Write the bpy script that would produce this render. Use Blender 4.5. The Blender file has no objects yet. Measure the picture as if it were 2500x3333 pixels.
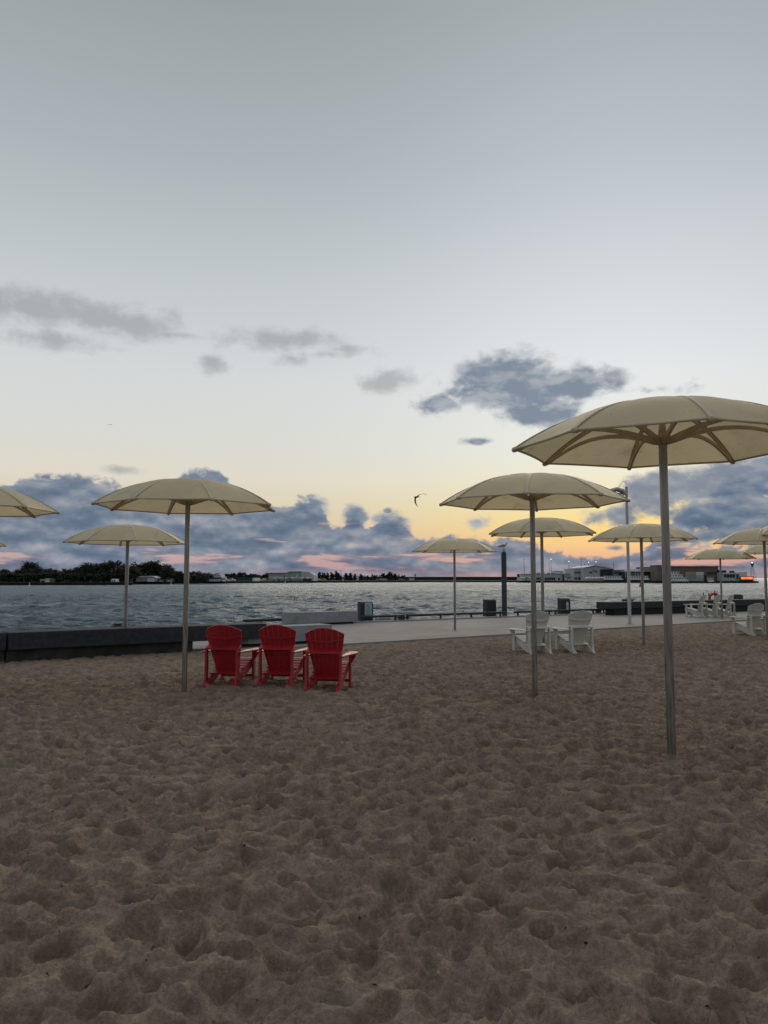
import bpy, math, random
import numpy as np
from mathutils import Vector, Matrix
R = math.radians
random.seed(7)
rng = np.random.RandomState(11)
scene = bpy.context.scene
col = scene.collection

# ---------------------------------------------------------------- camera
F = 2600.0                       # focal length in photo pixels (2500 x 3333)
PITCH = math.atan(215.5 / F)
CAMZ = 1.6
cam_d = bpy.data.cameras.new('camera')
cam = bpy.data.objects.new('camera', cam_d); col.objects.link(cam)
cam.location = (0, 0, CAMZ)
cam.rotation_euler = (math.pi / 2 + PITCH, 0, 0)
cam_d.sensor_fit = 'VERTICAL'; cam_d.sensor_height = 36.0
cam_d.lens = 36.0 * F / 3333.0
cam_d.clip_start = 0.05; cam_d.clip_end = 60000
scene.camera = cam

def ray(px, py):
    a = (px - 1250) / F; b = (1666.5 - py) / F
    c, s = math.cos(PITCH), math.sin(PITCH)
    return Vector((a, c - b * s, s + b * c))
def gp(px, py, z=-0.1):          # point seen at a pixel on the level z
    d = ray(px, py); t = (z - CAMZ) / d.z
    return Vector((d.x * t, d.y * t, z))
def dp(px, py, Y):               # point seen at a pixel at the distance Y
    d = ray(px, py); t = Y / d.y
    return Vector((d.x * t, Y, CAMZ + d.z * t))

# ---------------------------------------------------------------- world
def lin(c):
    return tuple(((v / 255) / 12.92 if v / 255 <= .04045 else ((v / 255 + .055) / 1.055) ** 2.4) for v in c)
def L4(c): return lin(c) + (1,)

world = bpy.data.worlds.new('World'); scene.world = world; world.use_nodes = True
nt = world.node_tree; nt.nodes.clear()
class G:
    def __init__(s, nt): s.nt = nt
    def n(s, t, **k):
        x = s.nt.nodes.new(t)
        for a, b in k.items(): setattr(x, a, b)
        return x
    def put(s, sock, v):
        if isinstance(v, bpy.types.NodeSocket): s.nt.links.new(v, sock)
        else: sock.default_value = v
    def m(s, op, a, b=0.0, c=0.0, clamp=False):
        x = s.n('ShaderNodeMath', operation=op, use_clamp=clamp)
        s.put(x.inputs[0], a); s.put(x.inputs[1], b); s.put(x.inputs[2], c)
        return x.outputs[0]
    def ss(s, v, lo, hi, a=0.0, b=1.0):
        x = s.n('ShaderNodeMapRange', interpolation_type='SMOOTHSTEP')
        s.put(x.inputs[0], v); s.put(x.inputs[1], lo); s.put(x.inputs[2], hi); s.put(x.inputs[3], a); s.put(x.inputs[4], b)
        return x.outputs[0]
    def mix(s, f, a, b, blend='MIX'):
        x = s.n('ShaderNodeMix', data_type='RGBA', blend_type=blend)
        s.put(x.inputs[0], f); s.put(x.inputs[6], a); s.put(x.inputs[7], b)
        return x.outputs[2]
    def vec(s, x, y, z=0.0):
        k = s.n('ShaderNodeCombineXYZ'); s.put(k.inputs[0], x); s.put(k.inputs[1], y); s.put(k.inputs[2], z)
        return k.outputs[0]
    def noise(s, v, scale, detail=5, rough=.55, dist=0.0, col_=False):
        k = s.n('ShaderNodeTexNoise'); s.put(k.inputs['Vector'], v)
        k.inputs['Scale'].default_value = scale; k.inputs['Detail'].default_value = detail
        k.inputs['Roughness'].default_value = rough; k.inputs['Distortion'].default_value = dist
        return k.outputs[1 if col_ else 0]
    def ramp(s, f, pts, interp='LINEAR'):
        k = s.n('ShaderNodeValToRGB'); s.put(k.inputs[0], f)
        e = k.color_ramp.elements; k.color_ramp.interpolation = interp
        while len(e) > 1: e.remove(e[-1])
        e[0].position = pts[0][0]; e[0].color = pts[0][1]
        for p, c in pts[1:]:
            q = e.new(p); q.color = c
        return k.outputs[0]
g = G(nt)
tc = g.n('ShaderNodeTexCoord'); sp = g.n('ShaderNodeSeparateXYZ'); nt.links.new(tc.outputs['Generated'], sp.inputs[0])
X, Y, Z = sp.outputs
DEG = 57.29578
u = g.m('MULTIPLY', g.m('ARCTAN2', X, Y), DEG)
v = g.m('MULTIPLY', g.m('ARCSINE', Z), DEG)
vn = g.m('DIVIDE', v, 90.0, clamp=True)
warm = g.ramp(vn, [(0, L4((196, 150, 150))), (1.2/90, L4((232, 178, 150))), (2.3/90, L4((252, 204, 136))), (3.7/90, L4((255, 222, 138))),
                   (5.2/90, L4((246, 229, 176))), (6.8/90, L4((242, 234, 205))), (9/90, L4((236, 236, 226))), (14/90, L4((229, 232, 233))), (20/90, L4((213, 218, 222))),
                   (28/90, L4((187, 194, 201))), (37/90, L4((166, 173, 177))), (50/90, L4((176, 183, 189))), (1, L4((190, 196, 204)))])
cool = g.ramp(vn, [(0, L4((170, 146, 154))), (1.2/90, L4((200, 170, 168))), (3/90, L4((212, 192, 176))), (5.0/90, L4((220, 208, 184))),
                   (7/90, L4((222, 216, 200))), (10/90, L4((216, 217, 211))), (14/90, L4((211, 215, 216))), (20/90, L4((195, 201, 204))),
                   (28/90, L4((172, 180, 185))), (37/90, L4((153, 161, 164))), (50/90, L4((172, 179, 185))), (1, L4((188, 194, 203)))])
gu = g.m('DIVIDE', g.m('SUBTRACT', u, 17.0), 16.0)
glow = g.m('EXPONENT', g.m('MULTIPLY', g.m('MULTIPLY', gu, gu), -1.0))
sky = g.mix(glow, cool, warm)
# warm coordinates of the clouds on the dome
duv = g.vec(g.m('MULTIPLY', u, .68), g.m('MULTIPLY', v, 1.0), 0.0)
warpn = g.n('ShaderNodeTexNoise'); nt.links.new(duv, warpn.inputs['Vector']); warpn.inputs['Scale'].default_value = .35; warpn.inputs['Detail'].default_value = 3
wsub = g.n('ShaderNodeVectorMath', operation='MULTIPLY_ADD'); nt.links.new(warpn.outputs[1], wsub.inputs[0]); wsub.inputs[1].default_value = (1.2, 1.2, 0); nt.links.new(duv, wsub.inputs[2])
wuv = wsub.outputs[0]
fb = g.noise(wuv, .95, 9, .58)
fb2 = g.noise(wuv, .55, 8, .6)
fbL = g.noise(wuv, .36, 3, .5)
fbw = g.noise(g.vec(g.m('MULTIPLY', u, .16), g.m('MULTIPLY', v, 1.1), 4.0), 1.0, 5, .55)
fc = g.n('ShaderNodeFloatCurve'); nt.links.new(g.m('DIVIDE', g.m('ADD', u, 30.0), 60.0, clamp=True), fc.inputs[1])
T = [(-30, 6.2), (-25.7, 6.2), (-22.9, 6.9), (-20.5, 7.1), (-18, 6.2), (-15.4, 6.1), (-14.0, 7.5), (-12.2, 7.6), (-10.4, 5.8), (-8, 5.3), (-5.6, 5.7), (-4.3, 5.0), (-3.3, 3.7),
     (-2.2, 5.0), (-1.2, 3.6), (.2, 4.6), (1.2, 4.0), (2.6, 3.3), (7, 2.9), (10.4, 2.8), (12, 2.0), (14.5, 1.5), (16.8, 1.6), (17.8, 2.1), (20.2, 4.2), (22, 5.6), (24.5, 7.0), (30, 6.5)]
cv = fc.mapping.curves[0]
cv.points[0].location = ((T[0][0] + 30) / 60, T[0][1] / 10); cv.points[1].location = (1, T[-1][1] / 10)
for a, b in T[1:-1]: cv.points.new((a + 30) / 60, b / 10)
fc.mapping.update()
top = g.m('MULTIPLY', fc.outputs[0], 10.0)
bank_d = g.m('ADD', g.m('SUBTRACT', top, v), g.m('ADD', g.m('MULTIPLY', g.m('SUBTRACT', fb, .5), 2.6), g.m('MULTIPLY', g.m('SUBTRACT', fbL, .5), 1.2)))
bank = g.ss(bank_d, -.08, .40)
# slots in the low cloud where the glow shows through
slot_in = g.m('MULTIPLY', g.ss(v, 1.0, 3.4, 1.0, 0.0), 1.0)
slot1 = g.ss(g.m('ADD', fbw, g.m('MULTIPLY', slot_in, .055)), .60, .68)
low = g.ss(g.m('ADD', v, g.m('MULTIPLY', g.m('SUBTRACT', fbw, .5), 2.2)), .20, .75, 1.0, 0.0)
slotR = g.m('MULTIPLY', g.ss(u, 15, 20), g.m('MULTIPLY', g.ss(fb2, .56, .66), g.ss(v, 5.8, 7.0, 1.0, 0.0)))
slot = g.m('MAXIMUM', g.m('MAXIMUM', g.m('MULTIPLY', slot1, g.ss(v, 2.2, 3.6, .75, .3)), g.m('MULTIPLY', low, g.ss(fbw, .35, .6, .15, .7))), g.m('MULTIPLY', slotR, .9))
bank = g.m('MULTIPLY', bank, g.m('SUBTRACT', 1.0, slot))
# free clouds
def uv(px, py):
    d = ray(px, py).normalized(); return math.degrees(math.atan2(d.x, d.y)), math.degrees(math.asin(d.z))
K = 2500 / 1659
def blobs(lst):
    out = None
    for x, y, rx, ry, amp in lst:
        a, b = uv(x * K, y * K); ra, rb = rx / 1725 * 57.3, ry / 1725 * 57.3
        q = g.n('ShaderNodeVectorMath', operation='MULTIPLY_ADD')
        k = g.vec(u, v, 0.0) if out is None else None
        nt.links.new(UV, q.inputs[0]); q.inputs[1].default_value = (1 / ra, 1 / rb, 0); q.inputs[2].default_value = (-a / ra, -b / rb, 0)
        ln = g.n('ShaderNodeVectorMath', operation='LENGTH'); nt.links.new(q.outputs[0], ln.inputs[0])
        s = g.m('MULTIPLY', g.m('SUBTRACT', 1.25, ln.outputs['Value']), amp)
        out = s if out is None else g.m('MAXIMUM', out, s)
    return out
UV = g.vec(u, v, 0.0)
bw = blobs([(390, 725, 130, 12, .55), (700, 765, 120, 12, .55), (20, 640, 120, 20, .6), (60, 665, 220, 42, .95), (230, 692, 160, 40, 1.0), (120, 735, 120, 28, .8), (590, 735, 170, 28, .9), (460, 785, 45, 22, .6), (740, 755, 60, 14, .55), (640, 775, 60, 20, .45),
            (830, 822, 90, 30, .85), (255, 1014, 50, 10, .6)])
bs = blobs([(766, 1115, 34, 30, 1.3), (845, 1125, 45, 26, 1.2), (838, 1104, 14, 10, 1.1), (680, 1098, 40, 26, 1.1), (1100, 822, 135, 62, 1.6), (1225, 830, 125, 38, 1.4), (1020, 850, 70, 30, 1.1), (945, 872, 60, 26, 1.1), (1165, 890, 95, 40, 1.3), (1030, 953, 42, 10, .9), (1390, 845, 100, 14, .42),
            (1340, 1112, 48, 32, .95), (1290, 1120, 36, 22, .9), (1030, 1128, 30, 18, .7), (1330, 1184, 26, 8, 1.0), (1400, 1080, 75, 46, 1.2), (1600, 1035, 140, 44, 1.5), (1450, 1050, 110, 34, 1.4), (1530, 1110, 110, 34, 1.2), (1640, 1000, 80, 20, .9)])
wisp = g.ss(g.m('ADD', bw, g.m('MULTIPLY', g.m('SUBTRACT', fb2, .5), 2.4)), .05, 1.05)
puff = g.ss(g.m('ADD', bs, g.m('ADD', g.m('MULTIPLY', g.m('SUBTRACT', fb, .5), 1.9), g.m('MULTIPLY', g.m('SUBTRACT', fbL, .5), 1.2))), .10, .90)
# clouds behind and at the sides of the view, broken and high
# colours
def billow(dv):
    return g.noise(g.vec(g.m('MULTIPLY', u, .60), g.m('MULTIPLY', g.m('ADD', v, dv), 1.25), 9.0), .55, 5, .5, .0)
tex = billow(0.0)
# the same billows a little higher up: where the cloud is thinner above, its top is lit
rel = g.m('ADD', .5, g.m('MULTIPLY', g.m('SUBTRACT', tex, billow(.42)), 1.0))
fine = g.noise(wuv, 2.4, 5, .55)
tt = g.m('ADD', g.m('ADD', g.m('MULTIPLY', rel, .50), g.m('MULTIPLY', tex, .40)), g.m('MULTIPLY', fine, .10))
ccol = g.ramp(tt, [(.34, L4((82, 101, 124))), (.46, L4((100, 118, 140))), (.54, L4((124, 136, 152))), (.62, L4((150, 155, 166))), (.71, L4((184, 179, 180)))])
edge = g.ss(bank_d, .1, 1.1, 1.0, 0.0)
ccol = g.mix(g.m('MULTIPLY', edge, .4), ccol, L4((140, 146, 162)))
pinkm = g.m('MULTIPLY', g.ss(v, .8, 2.6, .38, 0.0), g.ss(fbw, .48, .62))
ccol = g.mix(pinkm, ccol, L4((196, 142, 142)))
pcol = g.ramp(g.ss(g.m('ADD', bs, g.m('MULTIPLY', g.m('SUBTRACT', fb, .5), 1.6)), .2, 1.3), [(.0, L4((176, 180, 186))), (.35, L4((146, 155, 167))), (.8, L4((118, 132, 150)))])
pcol = g.mix(g.m('MULTIPLY', g.ss(tt, .46, .62), .75), pcol, L4((178, 182, 188)))
pcol = g.mix(g.ss(u, 14, 17, 0.0, .8), pcol, ccol)
sky = g.mix(g.m('MULTIPLY', wisp, .55), sky, L4((136, 141, 144)))
sky = g.mix(g.m('MULTIPLY', puff, .93), sky, pcol)
sky = g.mix(g.m('MULTIPLY', bank, .96), sky, ccol)
# the eastern half of the dome is already dark
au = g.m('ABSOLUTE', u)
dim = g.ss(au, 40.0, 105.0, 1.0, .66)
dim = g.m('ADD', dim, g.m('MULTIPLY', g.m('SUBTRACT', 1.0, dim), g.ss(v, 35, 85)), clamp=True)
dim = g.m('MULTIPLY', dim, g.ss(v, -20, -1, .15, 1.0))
bg = g.n('ShaderNodeBackground'); out = g.n('ShaderNodeOutputWorld')
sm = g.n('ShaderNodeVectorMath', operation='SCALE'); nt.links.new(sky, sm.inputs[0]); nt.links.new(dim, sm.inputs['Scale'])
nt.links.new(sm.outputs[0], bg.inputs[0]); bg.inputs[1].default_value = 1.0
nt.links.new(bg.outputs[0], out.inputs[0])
world.cycles.sampling_method = 'MANUAL'; world.cycles.sample_map_resolution = 1024

sun_d = bpy.data.lights.new('sun', 'SUN'); sun = bpy.data.objects.new('sun', sun_d); col.objects.link(sun)
sun_d.energy = 0.75; sun_d.angle = R(52); sun_d.color = (1, .80, .58)
sun.rotation_euler = (R(90 - 11), 0, R(180 - 15)); sun.location = (0, 0, 30)
vs = scene.view_settings; vs.view_transform = 'Standard'; vs.look = 'None'; vs.gamma = 1; vs.exposure = 0; vs.use_curve_mapping = False

# ---------------------------------------------------------------- helpers
def tag(o, label=None, cat=None, group=None, kind=None):
    if label: o['label'] = label
    if cat: o['category'] = cat
    if group: o['group'] = group
    if kind: o['kind'] = kind
    return o
def empty(name, loc=(0, 0, 0), rz=0.0):
    o = bpy.data.objects.new(name, None); col.objects.link(o); o.location = loc; o.rotation_euler = (0, 0, rz); o.empty_display_size = .1
    return o
def kids(o): return [c for c in list(bpy.data.objects) if c.parent == o]
def copy_tree(o, parent=None):
    c = o.copy(); col.objects.link(c); c.parent = parent
    for ch in KIDS.get(o.name, []):
        copy_tree_part(ch, c)
    return c
KIDS = {}
def copy_tree_part(o, parent):
    c = o.copy(); col.objects.link(c); c.parent = parent
    KIDS.setdefault(parent.name, []).append(c)
    for ch in KIDS.get(o.name, []): copy_tree_part(ch, c)
    return c

class MB:
    def __init__(s): s.v = []; s.f = []; s.s = []
    def add(s, vs, fs, smooth=False, M=None):
        b = len(s.v)
        for p in vs:
            p = Vector(p)
            s.v.append(tuple(M @ p) if M is not None else tuple(p))
        for f in fs: s.f.append(tuple(i + b for i in f)); s.s.append(smooth)
        return s
    def box(s, c, d, rot=None, M=None):
        x, y, z = (k / 2 for k in d)
        vs = [Vector((i * x, j * y, k * z)) for i in (-1, 1) for j in (-1, 1) for k in (-1, 1)]
        if rot is not None: vs = [rot @ p for p in vs]
        vs = [p + Vector(c) for p in vs]
        return s.add(vs, [(0, 1, 3, 2), (4, 6, 7, 5), (0, 4, 5, 1), (2, 3, 7, 6), (0, 2, 6, 4), (1, 5, 7, 3)], False, M)
    def bx(s, a, b):
        return s.box([(i + j) / 2 for i, j in zip(a, b)], [abs(j - i) for i, j in zip(a, b)])
    def prism(s, pts, lo, hi, axis='z', M=None):
        n = len(pts)
        def P(p, h):
            return {'z': (p[0], p[1], h), 'x': (h, p[0], p[1]), 'y': (p[0], h, p[1])}[axis]
        vs = [P(p, lo) for p in pts] + [P(p, hi) for p in pts]
        fs = [tuple(range(n))[::-1], tuple(range(n, 2 * n))] + [(i, (i + 1) % n, n + (i + 1) % n, n + i) for i in range(n)]
        return s.add(vs, fs, False, M)
    def tube(s, path, rad, n=10, closed=False, caps=True, flat=None):
        path = [Vector(p) for p in path]; m = len(path)
        if not isinstance(rad, (list, tuple)): rad = [rad] * m
        vs = []; up = None
        for i, p in enumerate(path):
            if closed: t = path[(i + 1) % m] - path[i - 1]
            else: t = path[min(i + 1, m - 1)] - path[max(i - 1, 0)]
            t.normalize()
            if up is None:
                up = Vector((0, 0, 1)) if abs(t.z) < .9 else Vector((1, 0, 0))
            a = t.cross(up).normalized(); b = a.cross(t).normalized(); up = b
            for k in range(n):
                w = 2 * math.pi * k / n
                fl = flat if flat else 1.0
                vs.append(p + a * math.cos(w) * rad[i] + b * math.sin(w) * rad[i] * fl)
        fs = []
        for i in range(m if closed else m - 1):
            j = (i + 1) % m
            for k in range(n):
                fs.append((i * n + k, i * n + (k + 1) % n, j * n + (k + 1) % n, j * n + k))
        if caps and not closed:
            fs.append(tuple(range(n))[::-1]); fs.append(tuple(range((m - 1) * n, m * n)))
        return s.add(vs, fs, True)
    def lathe(s, prof, n=24, c=(0, 0, 0)):
        vs = []; fs = []
        for r, z in prof:
            for k in range(n):
                w = 2 * math.pi * k / n; vs.append((c[0] + r * math.cos(w), c[1] + r * math.sin(w), c[2] + z))
        for i in range(len(prof) - 1):
            for k in range(n):
                fs.append((i * n + k, i * n + (k + 1) % n, (i + 1) * n + (k + 1) % n, (i + 1) * n + k))
        fs.append(tuple(range(n))[::-1]); fs.append(tuple(range((len(prof) - 1) * n, len(prof) * n)))
        return s.add(vs, fs, True)
    def build(s, name, mat, parent=None, bevel=0, loc=None):
        me = bpy.data.meshes.new(name); me.from_pydata(s.v, [], s.f)
        me.polygons.foreach_set('use_smooth', s.s)
        me.materials.append(mat); me.update()
        o = bpy.data.objects.new(name, me); col.objects.link(o)
        if parent is not None:
            o.parent = parent; KIDS.setdefault(parent.name, []).append(o)
        if bevel:
            b = o.modifiers.new('bevel', 'BEVEL'); b.width = bevel; b.segments = 2; b.limit_method = 'ANGLE'; b.angle_limit = R(40)
        if loc is not None: o.location = loc
        try: me.set_sharp_from_angle(angle=R(40))
        except Exception: pass
        return o

def mat(name, c, rough=.6, metal=0.0, var=.12, vscale=6.0, bump=0.0, bscale=40.0, spec=.5, c2=None, emit=None, estr=1.0, trans=0.0, stretch=(1, 1, 1)):
    m = bpy.data.materials.new(name); m.use_nodes = True; nt = m.node_tree; g = G(nt)
    p = nt.nodes['Principled BSDF']; o = nt.nodes['Material Output']
    tc = g.n('ShaderNodeTexCoord'); mp = g.n('ShaderNodeMapping'); nt.links.new(tc.outputs['Object'], mp.inputs[0]); mp.inputs['Scale'].default_value = stretch
    n1 = g.noise(mp.outputs[0], vscale, 6, .6)
    c2 = c2 or tuple(k * (1 - var * 2) for k in c)
    c1 = c if c2 != c else c
    cc = g.mix(g.ss(n1, .32, .68), tuple(c2) + (1,), tuple(min(1, k * (1 + var * .4)) for k in c1) + (1,))
    nt.links.new(cc, p.inputs['Base Color'])
    p.inputs['Roughness'].default_value = rough; p.inputs['Metallic'].default_value = metal
    p.inputs['Specular IOR Level'].default_value = spec
    rr = g.ss(n1, .3, .7, max(0.02, rough - .08), min(1, rough + .1)); nt.links.new(rr, p.inputs['Roughness'])
    if bump:
        b = g.n('ShaderNodeBump'); b.inputs['Strength'].default_value = 1.0; b.inputs['Distance'].default_value = bump
        nt.links.new(g.noise(mp.outputs[0], bscale, 4, .6), b.inputs['Height']); nt.links.new(b.outputs[0], p.inputs['Normal'])
    if emit:
        p.inputs['Emission Color'].default_value = tuple(emit) + (1,); p.inputs['Emission Strength'].default_value = estr
    if trans:
        t = g.n('ShaderNodeBsdfTranslucent'); nt.links.new(cc, t.inputs[0]); mx = g.n('ShaderNodeMixShader'); mx.inputs[0].default_value = trans
        nt.links.new(p.outputs[0], mx.inputs[1]); nt.links.new(t.outputs[0], mx.inputs[2]); nt.links.new(mx.outputs[0], o.inputs[0])
    return m
M = {}
M['fabric'] = mat('canopy_vinyl', (.90, .77, .48), .45, var=.05, vscale=1.6, trans=.38, bump=.0008, bscale=14)
M['seam'] = mat('seam_vinyl', (.58, .51, .36), .45, var=.05)
M['rib'] = mat('rib_paint', (.58, .48, .34), .5, var=.1)
M['steel'] = mat('brushed_steel', (.34, .335, .32), .36, 1.0, var=.15, vscale=5, stretch=(6, 6, .6), bump=.0004, bscale=60)
M['galv'] = mat('galvanised_paint', (.46, .47, .48), .5, .2, var=.08)
M['red'] = mat('red_paint', (.46, .020, .034), .38, var=.1, vscale=5, bump=.0006, bscale=30)
M['white'] = mat('white_paint', (.66, .66, .62), .5, var=.06, vscale=5, bump=.0006, bscale=30)
M['conc_l'] = mat('pale_concrete', (.33, .35, .38), .8, var=.10, vscale=2.5, bump=.003, bscale=30)
M['conc_d'] = mat('dark_granite', (.045, .050, .062), .7, var=.22, vscale=8, bump=.002, bscale=60, spec=.3)
M['conc_b'] = mat('stained_concrete', (.06, .063, .06), .9, var=.3, vscale=3, bump=.004, bscale=20)
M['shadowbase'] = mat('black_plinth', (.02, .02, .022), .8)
M['darksteel'] = mat('dark_painted_steel', (.035, .042, .055), .5, .2, var=.15)
M['pile'] = mat('blue_grey_piling', (.045, .065, .085), .6, .1, var=.25, vscale=4)
M['panel'] = mat('pale_blue_panel', (.33, .50, .55), .4, var=.05)
M['ink'] = mat('print_ink', (.08, .16, .22), .6)
M['black'] = mat('black_metal', (.015, .015, .018), .5)
M['chain'] = mat('galvanised_chain', (.12, .11, .10), .5, .8)
M['ringred'] = mat('life_ring_red', (.60, .03, .05), .5)
M['gullw'] = mat('gull_white', (.55, .55, .53), .8)
M['gullg'] = mat('gull_grey', (.12, .12, .12), .8)
M['gulld'] = mat('gull_shaded_brown', (.07, .06, .045), .8)
M['beak'] = mat('gull_beak', (.45, .28, .05), .6)
M['bark'] = mat('bark', (.05, .04, .03), .9)
M['leafd'] = mat('leaf_dark', (.032, .044, .026), .8, var=.3, vscale=.4)
M['leafm'] = mat('leaf_mid', (.052, .068, .034), .8, var=.3, vscale=.4)
M['leafb'] = mat('leaf_autumn', (.085, .078, .046), .8, var=.3, vscale=.4)
M['wallg'] = mat('grey_cladding', (.50, .51, .51), .7, var=.06, vscale=.3)
M['wallw'] = mat('white_cladding', (.72, .73, .74), .6, var=.06, vscale=.3)
M['wallgreen'] = mat('sage_cladding', (.30, .37, .34), .7, var=.06, vscale=.3)
M['wallpink'] = mat('dusty_pink_siding', (.38, .29, .30), .7, var=.08, vscale=.3)
M['green'] = mat('green_siding', (.03, .17, .14), .7)
M['brown'] = mat('brown_brick', (.20, .15, .12), .85, var=.15, vscale=.3)
M['tan'] = mat('tan_container', (.48, .36, .27), .7)
M['navy'] = mat('navy_door', (.012, .02, .045), .5)
M['glass'] = mat('dark_glass', (.02, .028, .035), .15, var=.2)
M['roofl'] = mat('pale_metal_roof', (.75, .72, .71), .5)
M['roofd'] = mat('dark_roof', (.03, .03, .033), .8)
M['wallblue'] = mat('blue_glass_wall', (.17, .24, .30), .4)
M['redp'] = mat('red_livery', (.30, .04, .05), .5)
M['yellow'] = mat('yellow_paint', (.60, .55, .05), .6)
M['lamp'] = mat('lit_lamp', (.9, .8, .6), .5, emit=(1, .82, .55), estr=2.2)
M['lampc'] = mat('cool_lit_lamp', (.9, .9, .9), .5, emit=(.9, .95, 1), estr=1.8)
M['led'] = mat('red_led_board', (.3, .02, .01), .5, emit=(1.0, .06, .015), estr=.75)
M['ledt'] = mat('amber_led_text', (.9, .4, .2), .5, emit=(1.0, .36, .16), estr=2.0)
M['leafbit'] = mat('dry_leaf', (.035, .022, .014), .8, var=.4, vscale=30)

# weather marks on the vinyl: dull drips towards the rim, different on each umbrella
def weather(m):
    nt = m.node_tree; g = G(nt); oi = g.n('ShaderNodeObjectInfo'); tc = g.n('ShaderNodeTexCoord')
    off = g.n('ShaderNodeVectorMath', operation='ADD'); nt.links.new(tc.outputs['Object'], off.inputs[0])
    rv = g.vec(g.m('MULTIPLY', oi.outputs['Random'], 37.0), g.m('MULTIPLY', oi.outputs['Random'], 91.0), 0.0); nt.links.new(rv, off.inputs[1])
    st = g.ss(g.noise(off.outputs[0], 2.3, 7, .7), .50, .74, 1.0, .72); sp2 = g.ss(g.noise(off.outputs[0], 26, 2, .5), .70, .76, 1.0, .6)
    k = g.m('MULTIPLY', g.m('MULTIPLY', st, sp2), g.m('ADD', .90, g.m('MULTIPLY', oi.outputs['Random'], .12)))
    p = nt.nodes['Principled BSDF']; src = p.inputs['Base Color'].links[0].from_socket
    sc = g.n('ShaderNodeVectorMath', operation='SCALE'); nt.links.new(src, sc.inputs[0]); nt.links.new(k, sc.inputs['Scale'])
    for l in [l for l in nt.links if l.from_socket == src and l.to_node != sc]:
        t = l.to_socket; nt.links.remove(l); nt.links.new(sc.outputs[0], t)
weather(M['fabric']); weather(M['red']); weather(M['conc_l'])

# promenade concrete with faint joints
def prom_mat():
    m = mat('promenade_concrete', (.34, .315, .30), .75, var=.07, vscale=.5, bump=.002, bscale=25)
    nt = m.node_tree; g = G(nt); p = nt.nodes['Principled BSDF']
    src = p.inputs['Base Color'].links[0].from_socket
    tc = g.n('ShaderNodeTexCoord'); mp = g.n('ShaderNodeMapping'); nt.links.new(tc.outputs['Object'], mp.inputs[0]); mp.inputs['Rotation'].default_value = (0, 0, R(-36))
    br = g.n('ShaderNodeTexBrick'); nt.links.new(mp.outputs[0], br.inputs[0]); br.offset = 0
    br.inputs['Scale'].default_value = 1; br.inputs['Brick Width'].default_value = 3.0; br.inputs['Row Height'].default_value = 2.6; br.inputs['Mortar Size'].default_value = .012
    br.inputs['Color1'].default_value = (1, 1, 1, 1); br.inputs['Color2'].default_value = (.93, .93, .93, 1); br.inputs['Mortar'].default_value = (.62, .6, .58, 1)
    st = g.ss(g.noise(mp.outputs[0], 1.6, 6, .65), .35, .6, .86, 1.0)
    c = g.mix(1.0, src, br.outputs[0], 'MULTIPLY')
    sc = g.n('ShaderNodeVectorMath', operation='SCALE'); nt.links.new(c, sc.inputs[0]); nt.links.new(st, sc.inputs['Scale'])
    nt.links.new(sc.outputs[0], p.inputs['Base Color'])
    return m
M['prom'] = prom_mat()

def sand_mat():
    m = bpy.data.materials.new('trodden_sand'); m.use_nodes = True; nt = m.node_tree; g = G(nt); p = nt.nodes['Principled BSDF']
    tc = g.n('ShaderNodeTexCoord'); P = tc.outputs['Object']
    n1 = g.noise(P, 1.3, 5, .6); n2 = g.noise(P, 6.5, 6, .65); n3 = g.noise(P, 230, 3, .7); n4 = g.noise(P, 2.1, 3, .5)
    c = g.mix(g.ss(n2, .3, .7), (.21, .150, .118, 1), (.46, .355, .260, 1))
    c = g.mix(g.ss(n1, .45, .7, 0, .45), c, (.27, .19, .15, 1))
    c = g.mix(g.ss(n4, .55, .72, 0, .35), c, (.245, .22, .18, 1))
    n5 = g.noise(P, 48, 5, .75)
    c = g.mix(g.ss(n5, .40, .62, 0, .5), c, (.13, .095, .08, 1))
    c = g.mix(g.ss(n3, .35, .65, 0, .35), c, (.12, .09, .07, 1))
    sp_ = g.noise(P, 90, 2, .5)
    c = g.mix(g.ss(sp_, .70, .76, 0, .8), c, (.04, .03, .025, 1))
    nt.links.new(c, p.inputs['Base Color']); p.inputs['Roughness'].default_value = .95; p.inputs['Specular IOR Level'].default_value = .15
    h = g.m('ADD', g.m('MULTIPLY', g.noise(P, 22, 6, .7), .012), g.m('ADD', g.m('MULTIPLY', n3, .003), g.m('MULTIPLY', g.noise(P, 75, 3, .6), .008)))
    b = g.n('ShaderNodeBump'); b.inputs['Distance'].default_value = 1.0; b.inputs['Strength'].default_value = .9
    nt.links.new(h, b.inputs['Height']); nt.links.new(b.outputs[0], p.inputs['Normal'])
    return m
M['sand'] = sand_mat()

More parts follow.
